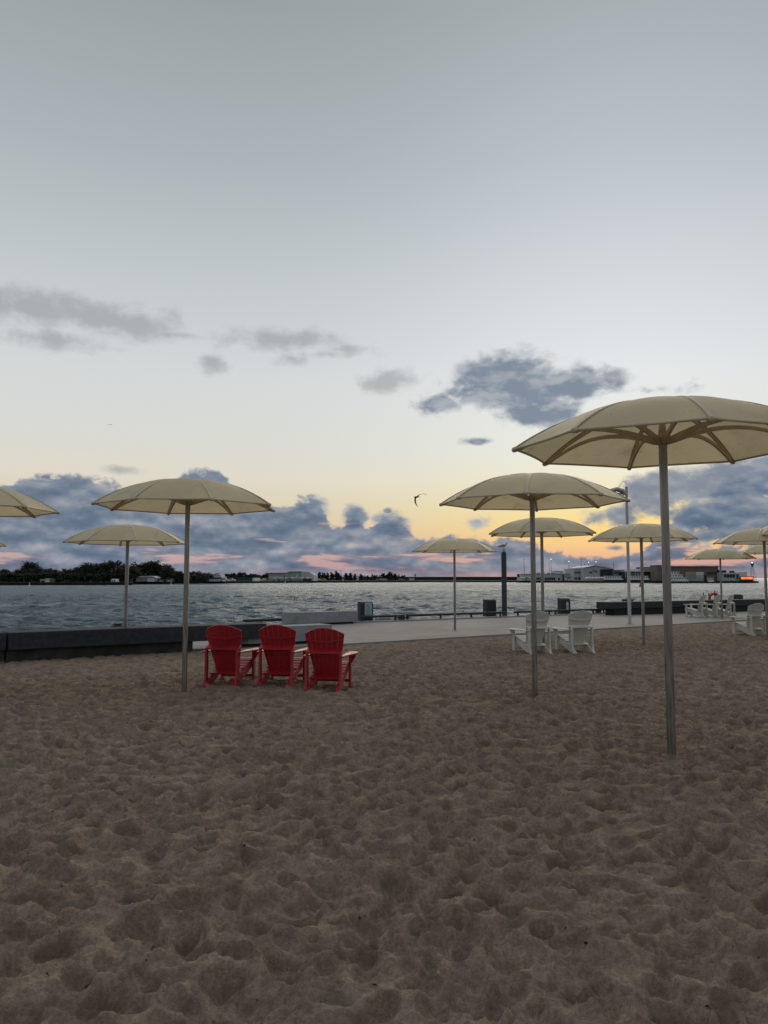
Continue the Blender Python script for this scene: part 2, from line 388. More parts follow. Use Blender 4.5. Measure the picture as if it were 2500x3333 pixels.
def water_mat():
    m = bpy.data.materials.new('harbour_water'); m.use_nodes = True; nt = m.node_tree; g = G(nt); p = nt.nodes['Principled BSDF']
    tc = g.n('ShaderNodeTexCoord'); P = tc.outputs['Object']
    mp = g.n('ShaderNodeMapping'); nt.links.new(P, mp.inputs[0]); mp.inputs['Scale'].default_value = (.55, 1.0, 1); mp.inputs['Rotation'].default_value = (0, 0, R(-12))
    streak = g.ss(g.noise(g_scale(g, P, (.010, .07, 1)), 1.0, 4, .6), .42, .62)
    a = g.noise(mp.outputs[0], 1.1, 6, .62); b2 = g.noise(mp.outputs[0], 3.4, 4, .6); c2 = g.noise(g_scale(g, P, (.10, .22, 1)), 1.0, 4, .6)
    h = g.m('ADD', g.m('ADD', g.m('MULTIPLY', a, .60), g.m('MULTIPLY', b2, .17)), g.m('MULTIPLY', c2, .5))
    h = g.m('MULTIPLY', h, g.m('SUBTRACT', 1.15, g.m('MULTIPLY', streak, .35)))
    bp = g.n('ShaderNodeBump'); bp.inputs['Distance'].default_value = 1.0; bp.inputs['Strength'].default_value = 1.0
    nt.links.new(h, bp.inputs['Height'])
    sx_ = g.n('ShaderNodeSeparateXYZ'); nt.links.new(P, sx_.inputs[0]); X_, Y_ = sx_.outputs[0], sx_.outputs[1]
    wob = g.m('MULTIPLY', g.m('SUBTRACT', g.noise(g_scale(g, P, (.03, .03, 1)), 1.0, 3, .6), .5), 14.0)
    def line_(y0, sl, w):
        d = g.m('DIVIDE', g.m('SUBTRACT', g.m('ADD', Y_, wob), g.m('ADD', y0, g.m('MULTIPLY', X_, sl))), w)
        return g.m('EXPONENT', g.m('MULTIPLY', g.m('MULTIPLY', d, d), -1.0))
    fn = g.noise(g_scale(g, P, (.35, .7, 1)), 1.0, 6, .7)
    f1 = g.m('MULTIPLY', g.m('MAXIMUM', g.m('MAXIMUM', line_(88.0, .06, 3.0), g.m('MULTIPLY', line_(66.0, .12, 2.0), .55)), line_(300.0, .1, 14.0)), g.ss(fn, .42, .60))
    f2 = g.ss(g.noise(g_scale(g, P, (.55, 1.3, 1)), 1.0, 5, .7), .70, .76, 0, .6)
    foam = g.m('MAXIMUM', g.m('MULTIPLY', f1, .8), f2)
    # body colour under a wind-roughened surface whose mean grazing reflectance stays well below one
    nt.nodes.remove(p); o_ = nt.nodes['Material Output']
    df = g.n('ShaderNodeBsdfDiffuse'); gl = g.n('ShaderNodeBsdfGlossy'); mx = g.n('ShaderNodeMixShader'); fr_ = g.n('ShaderNodeFresnel'); fr_.inputs['IOR'].default_value = 1.333
    for q_ in (df, gl, fr_): nt.links.new(bp.outputs[0], q_.inputs['Normal'])
    nt.links.new(g.mix(foam, (.072, .112, .132, 1), (.50, .55, .57, 1)), df.inputs['Color'])
    gl.inputs['Color'].default_value = (.86, .93, 1.0, 1); nt.links.new(g.m('ADD', .20, g.m('MULTIPLY', foam, .5)), gl.inputs['Roughness'])
    nt.links.new(g.m('MULTIPLY', g.ss(fr_.outputs[0], .0, 1.0, .02, .72), g.m('SUBTRACT', 1.0, g.m('MULTIPLY', foam, .7))), mx.inputs[0])
    nt.links.new(df.outputs[0], mx.inputs[1]); nt.links.new(gl.outputs[0], mx.inputs[2]); nt.links.new(mx.outputs[0], o_.inputs['Surface'])
    return m
def g_scale(g, P, s):
    mp = g.n('ShaderNodeMapping'); g.nt.links.new(P, mp.inputs[0]); mp.inputs['Scale'].default_value = s
    return mp.outputs[0]
M['water'] = water_mat()

# ---------------------------------------------------------------- setting
WZ = -1.05                       # water level
PZ = -0.085                      # promenade level
e1a, e1b = gp(1150, 2093.6, PZ), gp(2384, 2020, PZ)      # sand / promenade line
e2a, e2b = gp(1150, 2026, PZ), gp(1993, 1995.5, PZ)      # quay edge
def line(a, b):
    s = (b.y - a.y) / (b.x - a.x); return lambda x: a.y + s * (x - a.x)
E1, E2 = line(e1a, e1b), line(e2a, e2b)
S1 = (e1b.y - e1a.y) / (e1b.x - e1a.x); S2 = (e2b.y - e2a.y) / (e2b.x - e2a.x)
DIR = Vector((1, S1, 0)).normalized(); NRM = Vector((-DIR.y, DIR.x, 0))   # NRM points to the water
ANG = math.atan2(DIR.y, DIR.x)

def grid_obj(name, P, rows, cols_, mat_, keep=None):
    idx = np.arange(rows * cols_).reshape(rows, cols_)
    q = np.stack([idx[:-1, :-1], idx[:-1, 1:], idx[1:, 1:], idx[1:, :-1]], -1).reshape(-1, 4)
    if keep is not None: q = q[keep[q].all(1)]
    me = bpy.data.meshes.new(name)
    me.vertices.add(len(P)); me.vertices.foreach_set('co', P.astype(np.float32).ravel())
    me.loops.add(q.size); me.loops.foreach_set('vertex_index', q.ravel().astype(np.int32))
    me.polygons.add(len(q)); me.polygons.foreach_set('loop_start', (np.arange(len(q)) * 4).astype(np.int32))
    me.polygons.foreach_set('loop_total', np.full(len(q), 4, np.int32))
    me.polygons.foreach_set('use_smooth', np.ones(len(q), bool))
    me.update(calc_edges=True); me.validate(); me.materials.append(mat_)
    o = bpy.data.objects.new(name, me); col.objects.link(o)
    return o

def hsh(i, j, k):
    h = (i.astype(np.int64) * 374761393 + j.astype(np.int64) * 668265263 + k * 1442695041) & 0xffffffff
    h = ((h ^ (h >> 13)) * 1274126177) & 0xffffffff
    h = (h ^ (h >> 16)) & 0xffffffff
    return h / 4294967296.0
def vnoise(x, y, k):
    i = np.floor(x); j = np.floor(y); a = x - i; b = y - j; a = a * a * (3 - 2 * a); b = b * b * (3 - 2 * b)
    i = i.astype(np.int64); j = j.astype(np.int64)
    return (hsh(i, j, k) * (1 - a) + hsh(i + 1, j, k) * a) * (1 - b) + (hsh(i, j + 1, k) * (1 - a) + hsh(i + 1, j + 1, k) * a) * b
def fbm(x, y, k, o=4):
    s = 0; a = .5
    for n in range(o): s = s + a * vnoise(x * 2 ** n, y * 2 ** n, k + n * 17); a *= .5
    return s
def dents(x, y, cell, k, dep, prob=1.0):
    ci = np.floor(x / cell).astype(np.int64); cj = np.floor(y / cell).astype(np.int64)
    lo = np.zeros_like(x); rim = np.zeros_like(x)
    for di in (-1, 0, 1):
        for dj in (-1, 0, 1):
            i = ci + di; j = cj + dj
            cx = (i + .5 + .8 * (hsh(i, j, k) - .5)) * cell; cy = (j + .5 + .8 * (hsh(i, j, k + 1) - .5)) * cell
            th = hsh(i, j, k + 2) * np.pi; e = 1.0 + .8 * hsh(i, j, k + 3); rr = cell * (.36 + .26 * hsh(i, j, k + 4))
            d = dep * (.35 + .9 * hsh(i, j, k + 5)) * (hsh(i, j, k + 6) < prob)
            dx = x - cx; dy = y - cy; a = dx * np.cos(th) + dy * np.sin(th); b = -dx * np.sin(th) + dy * np.cos(th)
            t = np.sqrt((a / (rr * e)) ** 2 + (b / rr) ** 2)
            lo = np.minimum(lo, -d * np.clip(1 - t * t, 0, 1))
            rim = np.maximum(rim, d * .20 * np.exp(-((t - 1.05) / .22) ** 2))
    return lo + rim * (lo > -dep * .25)
MOUNDS = [(dp(a, b, d).x, d) for a, b, d in ((2157, 1432, 7.34), (612, 1635, 12.07), (1732, 1620, 11.75))]
def sand_h(x, y):
    base = .052 - 0.127 * np.clip((y - 7.6) / 3.6, 0, 1)
    wx = x + .11 * (fbm(x * 3.2, y * 3.2, 5, 2) - .375); wy = y + .11 * (fbm(x * 3.2 + 9, y * 3.2, 6, 2) - .375)
    h = dents(wx, wy, .135, 21, .052, .9) + dents(wx + 3.1, wy + 1.7, .10, 61, .018, .55) + dents(wx + .7, wy + 5.1, .23, 91, .066, .55)
    h = h + (fbm(x * .5, y * .5, 33) - .5) * .10 + (fbm(x * 3, y * 3, 44) - .5) * .016 + (fbm(x * 14, y * 14, 55, 3) - .5) * .007 + dents(wx * 1.0 + 7.7, wy + 2.2, .065, 131, .006, .4) + .006 * (1 - np.abs(2 * fbm(wx * 5.5, wy * 7.5, 141, 3) / .875 - 1)) ** 3
    for mx, my in MOUNDS: h = h + .022 * np.exp(-((x - mx) ** 2 + (y - my) ** 2) / .012)
    # shallower where the sand meets the paving
    dist = (E1(x) - y) * math.cos(ANG)
    return base + h * np.clip(.45 + dist * .12, .45, 1) - .02 - .03 * np.clip(1.0 - dist, 0, 1) * (x > -4.3)
nr, nc = 1150, 1050
rr = 3.6 * (46 / 3.6) ** (np.arange(nr) / (nr - 1.0)); aa = np.linspace(-R(47), R(47), nc)
RR, AA = np.meshgrid(rr, aa, indexing='ij')
sx = (RR * np.sin(AA)).ravel(); sy = (RR * np.cos(AA) - 2.4).ravel()
sz = sand_h(sx, sy)
keep = (E1(sx) + np.where(sx < -4.0, 1.25, .35) - sy) > 0
grid_obj('sand', np.stack([sx, sy, sz], 1), nr, nc, M['sand'], keep)['kind'] = 'structure'
def sh(x, y): return float(sand_h(np.array([x]), np.array([y]))[0])

# ground sheet below and around the beach
MB().prism([(-120, -200), (160, -200), (160, E1(160) - 1), (-120, E1(-120) - 1)], -3.0, -0.34).build('ground', M['sand'])['kind'] = 'structure'
PXN = gp(640, 2125, PZ).x
pr = MB().prism([(-60, E1(-60) + 1.0), (PXN, E1(PXN) + 1.0), (PXN, E1(PXN)), (70, E1(70)), (70, E2(70)), (-60, E2(-60))], -2.6, PZ).build('promenade', M['prom'])
pr['kind'] = 'structure'
# kerb strip along the quay edge
kb = MB()
a0 = Vector((-60, E2(-60), 0)); b0 = Vector((70, E2(70), 0)); dd = (b0 - a0).normalized(); nn = Vector((-dd.y, dd.x, 0))
kb.prism([(a0 - nn * .35)[:2], (b0 - nn * .35)[:2], (b0 + nn * .06)[:2], (a0 + nn * .06)[:2]], PZ - .4, PZ + .045)
kb.build('quay_kerb', M['prom'], bevel=.01)['kind'] = 'structure'

# water: displaced fan that reaches the horizon
nr, nc = 900, 520
r1 = 18 * (420 / 18) ** (np.arange(nr) / (nr - 1.0)); r2 = np.geomspace(440, 45000, 40); rr = np.concatenate([r1, r2]); nr = len(rr)
aa = np.linspace(-R(52), R(52), nc); RR, AA = np.meshgrid(rr, aa, indexing='ij')
wx = RR * np.sin(AA); wy = RR * np.cos(AA)
wh = np.zeros_like(wx)
for i in range(64):
    lam = .65 * (3.4 / .65) ** (rng.rand()); th = R(-108) + rng.randn() * .55
    k = 2 * math.pi / lam; ph = rng.rand() * 6.28; amp = .0125 * lam ** .8
    # waves too short for the grid at that distance fade into the bump texture
    fade = np.clip(1.6 - RR * .0042 * 3 / lam, 0, 1)
    q = k * (wx * math.cos(th) + wy * math.sin(th)) + ph + 1.4 * np.sin(.11 * wx + .07 * wy + i)
    s = 1 - 2 * np.abs(np.sin(q / 2)) ** 1.2; wh += amp * fade * s
gust = .65 + .75 * fbm(wx * .02 + 50, wy * .07 + 50, 71, 3)
wh = wh * gust
grid_obj('water', np.stack([wx.ravel(), wy.ravel(), (wh + WZ).ravel()], 1), nr, nc, M['water'])['kind'] = 'structure'

# ---------------------------------------------------------------- umbrellas
RAD = 1.37; HUB = 2.80; TIP = -.065; RISE = .395
def cz(s): return HUB + TIP + RISE * (1 - s ** 2.35)
def make_umbrella():
    root = empty('beach_umbrella')
    NS, NTT = 14, 8
    vs = [(0, 0, cz(0))]; fs = []
    for i in range(1, NS + 1):
        s = i / NS
        for k in range(8):
            a0, a1 = k * math.pi / 4, (k + 1) * math.pi / 4
            for t in range(NTT):
                w = t / NTT
                x = RAD * s * (math.cos(a0) * (1 - w) + math.cos(a1) * w); y = RAD * s * (math.sin(a0) * (1 - w) + math.sin(a1) * w)
                bow = 4 * w * (1 - w)
                pull = 1 - .022 * bow * s
                z = cz(s) + .022 * bow * math.sin(math.pi * s)
                vs.append((x * pull, y * pull, z))
    n = 8 * NTT
    for k in range(n): fs.append((0, 1 + k, 1 + (k + 1) % n))
    for i in range(NS - 1):
        b = 1 + i * n
        for k in range(n): fs.append((b + k, b + n + k, b + n + (k + 1) % n, b + (k + 1) % n))
    m = MB(); m.add(vs, fs, True); c = m.build('canopy', M['fabric'], root)
    # hem pocket round the rim
    h = MB(); rim = []
    b = 1 + (NS - 1) * n
    for k in range(n): p = vs[b + k]; rim.append((p[0] * .997, p[1] * .997, p[2] - .006))
    h.tube(rim, .011, 6, closed=True); hem = h.build('hem', M['rib'], root)
    for k in range(8):
        a = k * math.pi / 4; ca, sa = math.cos(a), math.sin(a); tx = Vector((-sa, ca, 0))
        # rib under the fabric
        m = MB(); pts = [(RAD * s * ca, RAD * s * sa, cz(s) - .022) for s in np.linspace(.06, .985, 14)]
        m.tube(pts, .014, 8, flat=1.3); rib = m.build('rib', M['rib'], root)
        m = MB(); e = Vector((RAD * ca, RAD * sa, cz(1) - .012)); dr = Vector((ca, sa, -.35)).normalized()
        m.tube([e - dr * .045, e - dr * .02, e + dr * .004, e + dr * .016, e + dr * .022], [.024, .026, .025, .018, .006], 10)
        m.build('end_cap', M['rib'], rib)
        # raised seam strip over the rib
        m = MB(); sv = []; sf = []
        S_ = np.linspace(.03, 1.0, 16)
        for s in S_:
            c0 = Vector((RAD * s * ca * 1.001, RAD * s * sa * 1.001, cz(s)))
            for w, z in ((-.020, .001), (-.013, .008), (.013, .008), (.020, .001)): sv.append(c0 + tx * w + Vector((0, 0, z)))
        for i in range(len(S_) - 1):
            for j in range(3): sf.append((i * 4 + j, i * 4 + 4 + j, i * 4 + 5 + j, i * 4 + 1 + j))
        m.add(sv, sf, True); m.build('seam_strip', M['seam'], root)
        # arched brace, a flat curved plate standing on edge
        m = MB(); bv = []; bf = []; NB = 22
        for i in range(NB + 1):
            q = i / NB; r = .045 + (RAD * .97 - .045) * q
            zc = HUB + float(np.interp(q, [0, .04, .1, .2, .3, .4, .5, .6, .7, .8, .9, 1.0], [-.005, .004, .030, .068, .096, .112, .114, .104, .078, .038, -.012, -.075]))
            hh = .018 + .022 * (1 - q) ** 3
            for w, z in ((-.012, -hh), (.012, -hh), (.012, hh * .6), (-.012, hh * .6)):
                bv.append(Vector((r * ca, r * sa, zc + z)) + tx * w)
        for i in range(NB):
            for j in range(4): bf.append((i * 4 + j, i * 4 + 4 + j, i * 4 + 4 + (j + 1) % 4, i * 4 + (j + 1) % 4))
        bf.append((0, 1, 2, 3)); m.add(bv, bf, False); m.build('brace', M['rib'], root)
    m = MB(); m.lathe([(.05, HUB - .03), (.058, HUB - .02), (.058, HUB + .01), (.045, HUB + .03), (.03, HUB + .12), (.03, cz(0) - .02)], 20); m.build('hub', M['rib'], root)
    m = MB(); m.lathe([(.0385, -.6), (.0385, HUB - .02)], 28); m.build('pole', M['steel'], root)
    m = MB(); m.lathe([(.07, cz(0) - .002), (.068, cz(0) + .012), (.04, cz(0) + .022), (.0, cz(0) + .024)], 20); m.build('crown_cap', M['seam'], root)
    return root
# (pole x at the hub, hub y, distance, vertex angle, label)
UMB = [(2157, 1432, 7.34, -4.4, 'nearest cream umbrella, largest in the picture, on a thick steel pole at the right'),
       (612, 1635, 12.07, 27, 'cream umbrella whose pole stands just left of the three red chairs'),
       (1732, 1620, 11.75, -13.5, 'cream umbrella whose pole stands in front of the left white chair of the pair'),
       (1763, 1730, 19.94, 12, 'middle-sized cream umbrella half hidden behind the one with the white chairs at its pole'),
       (2087, 1748, 20.7, 15, 'cream umbrella in the sand beside the street lamp pole'),
       (1479, 1787, 26.3, 0, 'small cream umbrella standing alone on the paved promenade left of the tall piling'),
       (416, 1757, 18.3, 25, 'cream umbrella rising behind the long dark ledge at the left'),
       (2344, 1813, 33.5, 17, 'small cream umbrella over the row of three white chairs on the promenade'),
       (2487, 1758, 23.0, 13, 'cream umbrella behind the single white chair at the right edge of the beach'),
       (-128, 1645, 12.0, 20, 'cream umbrella cut by the left edge, only the tip of its canopy in view'),
       (-188, 1765, 18.4, 10, 'farther cream umbrella at the left edge with just one rib tip showing'),
       (2600, 1735, 22.5, 22.5, 'cream umbrella overlapping another at the right edge, higher of the two cut canopies'),
       (2520, 1795, 33.0, 8, 'far cream umbrella peeking out low between the poles at the right edge')]
proto = make_umbrella()
for i, (px, py, d, an, lab) in enumerate(UMB):
    o = proto if i == 0 else copy_tree(proto)
    p = dp(px, py, d); o.location = (p.x, p.y, p.z - HUB); o.rotation_euler = (0, 0, R(an))
    tag(o, lab, 'umbrella', 'cream umbrellas on the beach')

# ---------------------------------------------------------------- chairs
def make_chair(name, paint, label, group):
    root = empty(name)
    lean = R(21)
    def back(a, l, off=0.0):
        w = .36 + (.625 - .36) * min(1, l / .76) ** .95
        c = .030 + .05 * l / .86
        return Vector((a * w / 2, .14 - l * math.sin(lean) + c * a * a - off * math.cos(lean), .165 + l * math.cos(lean) - off * math.sin(lean)))
    NSL = 7; m = MB()
    for i in range(NSL):
        A0 = -1 + 2 * i / NSL; A1 = -1 + 2 * (i + 1) / NSL; gap = .007
        A0 += gap; A1 -= gap; vs = []; fs = []; NL = 14; NA = 3
        for off in (0, .018):
            for j in range(NL + 1):
                for k in range(NA + 1):
                    a = A0 + (A1 - A0) * k / NA; lt = .875 - .105 * a * a
                    vs.append(back(a, lt * j / NL, off))
        st = (NL + 1) * (NA + 1)
        for j in range(NL):
            for k in range(NA):
                q = j * (NA + 1) + k; fs.append((q, q + NA + 1, q + NA + 2, q + 1)); q += st; fs.append((q, q + 1, q + NA + 2, q + NA + 1))
        for k in range(NA):
            fs.append((k, k + 1, st + k + 1, st + k)); q = NL * (NA + 1) + k; fs.append((q, st + q, st + q + 1, q + 1))
        for j in range(NL):
            q = j * (NA + 1); fs.append((q, st + q, st + q + NA + 1, q + NA + 1)); q += NA; fs.append((q, q + NA + 1, st + q + NA + 1, st + q))
        m.add(vs, fs, False)
    m.build('backrest', paint, root)
    # curved brace near the top of the back
    def arc(l0, l1, off0, off1, wide=1.0):
        m = MB(); vs = []; n = 14
        for k in range(n + 1):
            a = (-1 + 2 * k / n) * wide
            for l, off in ((l0, off0), (l1, off0), (l1, off1), (l0, off1)): vs.append(back(a, l + .04 * a * a, off))
        fs = [(i * 4 + j, i * 4 + (j + 1) % 4, i * 4 + 4 + (j + 1) % 4, i * 4 + 4 + j) for i in range(n) for j in range(4)] + [(0, 3, 2, 1), (n * 4, n * 4 + 1, n * 4 + 2, n * 4 + 3)]
        m.add(vs, fs, False); return m
    arc(.625, .665, .0185, .045, .985).build('upper_brace', paint, root, bevel=.004)
    # wide brace board at arm level, curved to the back and carried by the rear legs
    bm_ = MB(); n = 12; vs = []
    for k in range(n + 1):
        a = -1 + 2 * k / n; x = a * .285
        bk = back(a * .9, .50, .019)
        vs += [(x, bk.y, .655), (x, -.165 + .03 * a * a, .610), (x, -.165 + .03 * a * a, .580), (x, bk.y, .620)]
    bm_.add(vs, [(i * 4 + j, i * 4 + (j + 1) % 4, i * 4 + 4 + (j + 1) % 4, i * 4 + 4 + j) for i in range(n) for j in range(4)] + [(0, 3, 2, 1), (n * 4, n * 4 + 1, n * 4 + 2, n * 4 + 3)])
    bm_.build('back_brace', paint, root, bevel=.004)
    # seat slats
    m = MB()
    top = [(.635, .335), (.60, .372), (.50, .358), (.40, .325), (.30, .292), (.20, .262)]
    for i, (y, z) in enumerate(top):
        ang = -.9 if i == 0 else -.30 if i > 1 else .05
        m.box((0, y, z + .012), (.51, .082, .018), rot=Matrix.Rotation(-ang if i else -1.2, 3, 'X'))
    m.build('seat', paint, root, bevel=.004)
    MB().box((0, .055, .205), (.52, .12, .022), rot=Matrix.Rotation(.28, 3, 'X')).build('seat_rail', paint, root, bevel=.004)
    MB().box((0, .565, .105), (.56, .022, .05)).build('stretcher', paint, root, bevel=.003)
    for s in (-1, 1):
        prof = [(.60, .25), (.635, .30), (.62, .352), (.55, .352), (.30, .278), (.12, .225), (-.02, .175), (-.17, .085), (-.255, .022), (-.24, 0), (-.09, -.005)]
        MB().prism(prof, s * .224 - .017, s * .224 + .017, 'x').build('side_rail', paint, root, bevel=.004)
        MB().box((s * .275, .565, .262), (.035, .085, .535)).build('front_leg', paint, root, bevel=.004)
        prof = [(-.085, .60), (-.152, .595), (-.150, .25), (-.175, .08), (-.235, .005), (-.15, -.005), (-.085, .09), (-.07, .25)]
        MB().prism(prof, s * .262 - .0175, s * .262 + .0175, 'x').build('rear_leg', paint, root, bevel=.004)
        ol = [(.282, -.15), (.25, .10), (.245, .60), (.26, .64), (.29, .665), (.345, .665), (.385, .64), (.40, .59), (.40, .42), (.38, .30), (.345, .12), (.320, -.15)]
        if s < 0: ol = [(-x, y) for x, y in ol][::-1]
        MB().prism(ol, .531, .553).build('armrest', paint, root, bevel=.005)
        MB().prism([(s * .294, .530), (s * .380, .530), (s * .36, .47), (s * .31, .39), (s * .294, .37)][::s], .545, .575, 'y').build('arm_bracket', paint, root, bevel=.003)
    return root
def place_chair(o, rear_px, rear_py, faced, label, group, z=None):
    p = gp(rear_px, rear_py, -.12 if z is None else z)
    # the measured point is the midpoint between the rear feet
    f = Vector((-math.sin(faced), math.cos(faced), 0))
    c = p + f * .22
    zz = sh(c.x, c.y) if z is None else z
    if z is None:
        zz = float(np.mean(sand_h(c.x + np.linspace(-.3, .3, 9), c.y + np.linspace(-.3, .5, 9)))) - .005
    o.location = (c.x, c.y, zz); o.rotation_euler = (0, 0, faced)
    tag(o, label, 'chair', group)
red = make_chair('adirondack_chair', M['red'], '', '')
place_chair(red, 712, 2238, R(-12), 'red slatted garden chair at the left of the row, closest to the umbrella pole', 'red garden chairs chained in a row')
r2_ = copy_tree(red); place_chair(r2_, 891, 2240, R(-10), 'red slatted garden chair in the middle of the row of three', 'red garden chairs chained in a row')
r3_ = copy_tree(red); place_chair(r3_, 1048, 2254, R(-9), 'red slatted garden chair at the right end of the row, slightly nearer than its neighbours', 'red garden chairs chained in a row')
wh_ = make_chair('adirondack_chair', M['white'], '', '')
place_chair(wh_, 1764, 2130, R(20), 'white garden chair of the sand pair, partly hidden by the umbrella pole', 'white garden chairs facing the harbour')
for px, py, an, z, lab in [(1903, 2127, 17, None, 'white garden chair of the sand pair, right one, seen whole from behind'),
                           (2478, 2071, 20, None, 'white garden chair alone on the sand at the right edge of the picture'),
                           (2302, 2009, 48, PZ, 'white garden chair on the promenade, left in the row of three by the dark ledge'),
                           (2350, 2009, 44, PZ, 'white garden chair in the middle of the promenade row, in front of the life ring'),
                           (2393, 2008, 50, PZ, 'white garden chair on the promenade, right in the row of three, behind the thin pole')]:
    o = copy_tree(wh_); place_chair(o, px, py, R(an), lab, 'white garden chairs facing the harbour', z)

# chain that locks the red chairs together
def chain(name, pts, label):
    m = MB(); P = [Vector(p) for p in pts]; path = []
    for a, b in zip(P[:-1], P[1:]):
        n = max(2, int((b - a).length / .032))
        for i in range(n):
            t = i / n; q = a.lerp(b, t); q.z -= .05 * 4 * t * (1 - t) * min(1, (b - a).length); path.append(q)
    path.append(P[-1])
    for i in range(len(path) - 1):
        a, b = path[i], path[i + 1]; c = (a + b) / 2; t = (b - a).normalized(); s = t.cross(Vector((0, 0, 1))).normalized(); w = s.cross(t)
        nrm = s if i % 2 else w
        ring = [c + t * math.cos(k * math.pi / 4) * .024 + nrm * math.sin(k * math.pi / 4) * .013 for k in range(8)]
        m.tube(ring, .0045, 5, closed=True)
    return tag(m.build(name, M['chain']), label, 'chain')
def cw(o, x, y, z): return o.matrix_basis @ Vector((x, y, z))
for o in (red, r2_, r3_): o.matrix_basis  # transforms are set through location/rotation
def loc(o, x, y, z):
    return Matrix.Translation(o.location) @ Matrix.Rotation(o.rotation_euler.z, 4, 'Z') @ Vector((x, y, z))
g0 = loc(red, .42, -.32, .0); g0.z = sh(g0.x, g0.y) + .02; g1 = loc(red, .72, -.30, 0); g1.z = sh(g1.x, g1.y) + .02
chain('lock_chain', [loc(red, .29, -.02, .16), loc(red, .5, .02, .14), loc(r2_, -.29, .05, .16), loc(r2_, 0, .0, .09), loc(r2_, .29, -.02, .13), loc(r3_, -.29, .04, .14)],
      'thin metal chain sagging between the legs of the three red chairs')
chain('lock_chain', [loc(red, .29, -.1, .10), g0, g1], 'loose end of metal chain lying on the sand beside the left red chair')

# ---------------------------------------------------------------- ledges, benches, quay furniture
def ledge(p0, p1, label, z0, H=.60, T_=.33, W=.75, over=.16, mslab='conc_d', mbase='conc_b', bb=0.0, name='stone_ledge', cat='ledge', group=None, inset=(.25, .9)):
    d = (p1 - p0); L = d.length; d.normalize(); root = empty(name, (p0.x, p0.y, z0), math.atan2(d.y, d.x))
    m = MB(); m.prism([(0, 0), (L, 0), (L, W), (0, W)], H - T_, H); m.build('slab', M[mslab], root, bevel=.02)
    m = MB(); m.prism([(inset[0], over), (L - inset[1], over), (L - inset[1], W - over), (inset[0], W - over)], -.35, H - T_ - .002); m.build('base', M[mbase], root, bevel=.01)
    return tag(root, label, cat, group)
wz = -.17
pa = gp(18, 2164, wz) - NRM * .16; pb = gp(640, 2128, wz) - NRM * .16
dL = (pb - pa).normalized()
ledge(pa, pb + dL * 1.75, 'long dark stone ledge on a stained concrete base between sand and water at the left', wz, H=.66, T_=.36, inset=(.0, 1.85))
ledge(pa - dL * 6.05, pa - dL * .035, 'end of the next dark stone ledge past the joint at the left edge', wz, H=.66, T_=.36, inset=(.2, .0))
# far right ledge
qa = gp(2001, 2003, PZ); qb = gp(2432, 1990, PZ); dR = (qb - qa).normalized(); nR = Vector((-dR.y, dR.x, 0))
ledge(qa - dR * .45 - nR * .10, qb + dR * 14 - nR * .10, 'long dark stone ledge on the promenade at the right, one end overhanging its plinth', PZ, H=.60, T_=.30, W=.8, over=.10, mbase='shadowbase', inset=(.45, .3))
def bench(p0, p1, label, H=.47):
    d = p1 - p0; L = d.length; root = empty('concrete_bench', (p0.x, p0.y, PZ), math.atan2(d.y, d.x))
    MB().prism([(.0, .28), (.30, 0), (L, 0), (L, .62), (0, .62)], .07, H).build('seat_block', M['conc_l'], root, bevel=.012)
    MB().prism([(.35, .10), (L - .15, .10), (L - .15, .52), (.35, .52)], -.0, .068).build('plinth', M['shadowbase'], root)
    return tag(root, label, 'bench', 'pale concrete benches')
b0_ = gp(797, 2107, PZ); bench(b0_ - DIR * .2, b0_ + DIR * 2.55, 'pale grey concrete block bench right behind the red chairs')
b1_ = gp(1145, 2030, PZ); bench(b1_ - DIR * 2.62, b1_ + DIR * .28, 'pale grey concrete block bench at the water edge beside the cabinet with a pale notice')

def cabinet(px0, px1, pyt, pyb, label, name='utility_cabinet', panel=None, base=None, Y=None):
    p = gp((px0 + px1) / 2, pyb, PZ)
    if Y: p = dp((px0 + px1) / 2, pyb, Y); p.z = PZ
    k = p.y / F; w = (px1 - px0) * k; h = (pyb - pyt) * k / 1.0
    root = empty(name, (p.x, p.y, PZ), R(24))
    W = w * .86; D = .34
    MB().prism([(-D / 2, .0), (D / 2, .0), (D / 2, h), (-D / 2 + .07, h), (-D / 2, h - .07)], -W / 2, W / 2, 'x').build('housing', M['darksteel'], root, bevel=.015)
    MB().box((0, 0, .02), (W + .05, D + .05, .04)).build('foot_plate', M['black'], root)
    if panel == 'notice':
        MB().box((.06, -D / 2 - .006, h * .66 - .02), (W * .56, .012, h * .64)).build('notice', M['panel'], root)
        m = MB()
        for i, (x0, ww) in enumerate([(-.04, .10), (.10, .08), (.0, .2), (.03, .24), (.02, .22), (.04, .2), (.03, .23)]):
            m.box((.06 + (x0 - .03) * .4, -D / 2 - .0145, h * .92 - .10 - i * .055), (ww * .7, .004, .014 if i > 1 else .035))
        m.build('notice_print', M['ink'], root)
    if panel == 'tag':
        ol = [(-.065, .0), (.065, .0), (.065, .30), (.03, .37), (-.03, .37), (-.065, .30)]
        MB().prism([(x + .07, z + h * .28) for x, z in ol], -D / 2 - .012, -D / 2 - .001, 'y').build('notice', M['white'], root)
        m = MB()
        for i in range(3): m.box((.07, -D / 2 - .0145, h * .28 + .09 + i * .055), (.09, .004, .014))
        m.lathe([(.014, 0), (.014, .003)], 10, (.07, -D / 2 - .014, h * .28 + .33)); m.build('notice_print', M['ink'], root)
    return tag(root, label, 'cabinet', 'dark cabinets along the quay')
cabinet(1163, 1214.5, 1959, 2022.6, 'dark quay cabinet with a pale blue notice next to the concrete bench', panel='notice')
cabinet(1573, 1614.7, 1951.4, 2006, 'plain dark quay cabinet standing left of the tall piling')
cabinet(1816, 1856, 1947.5, 1999, 'dark quay cabinet with a white tag-shaped notice behind the white chairs', panel='tag')
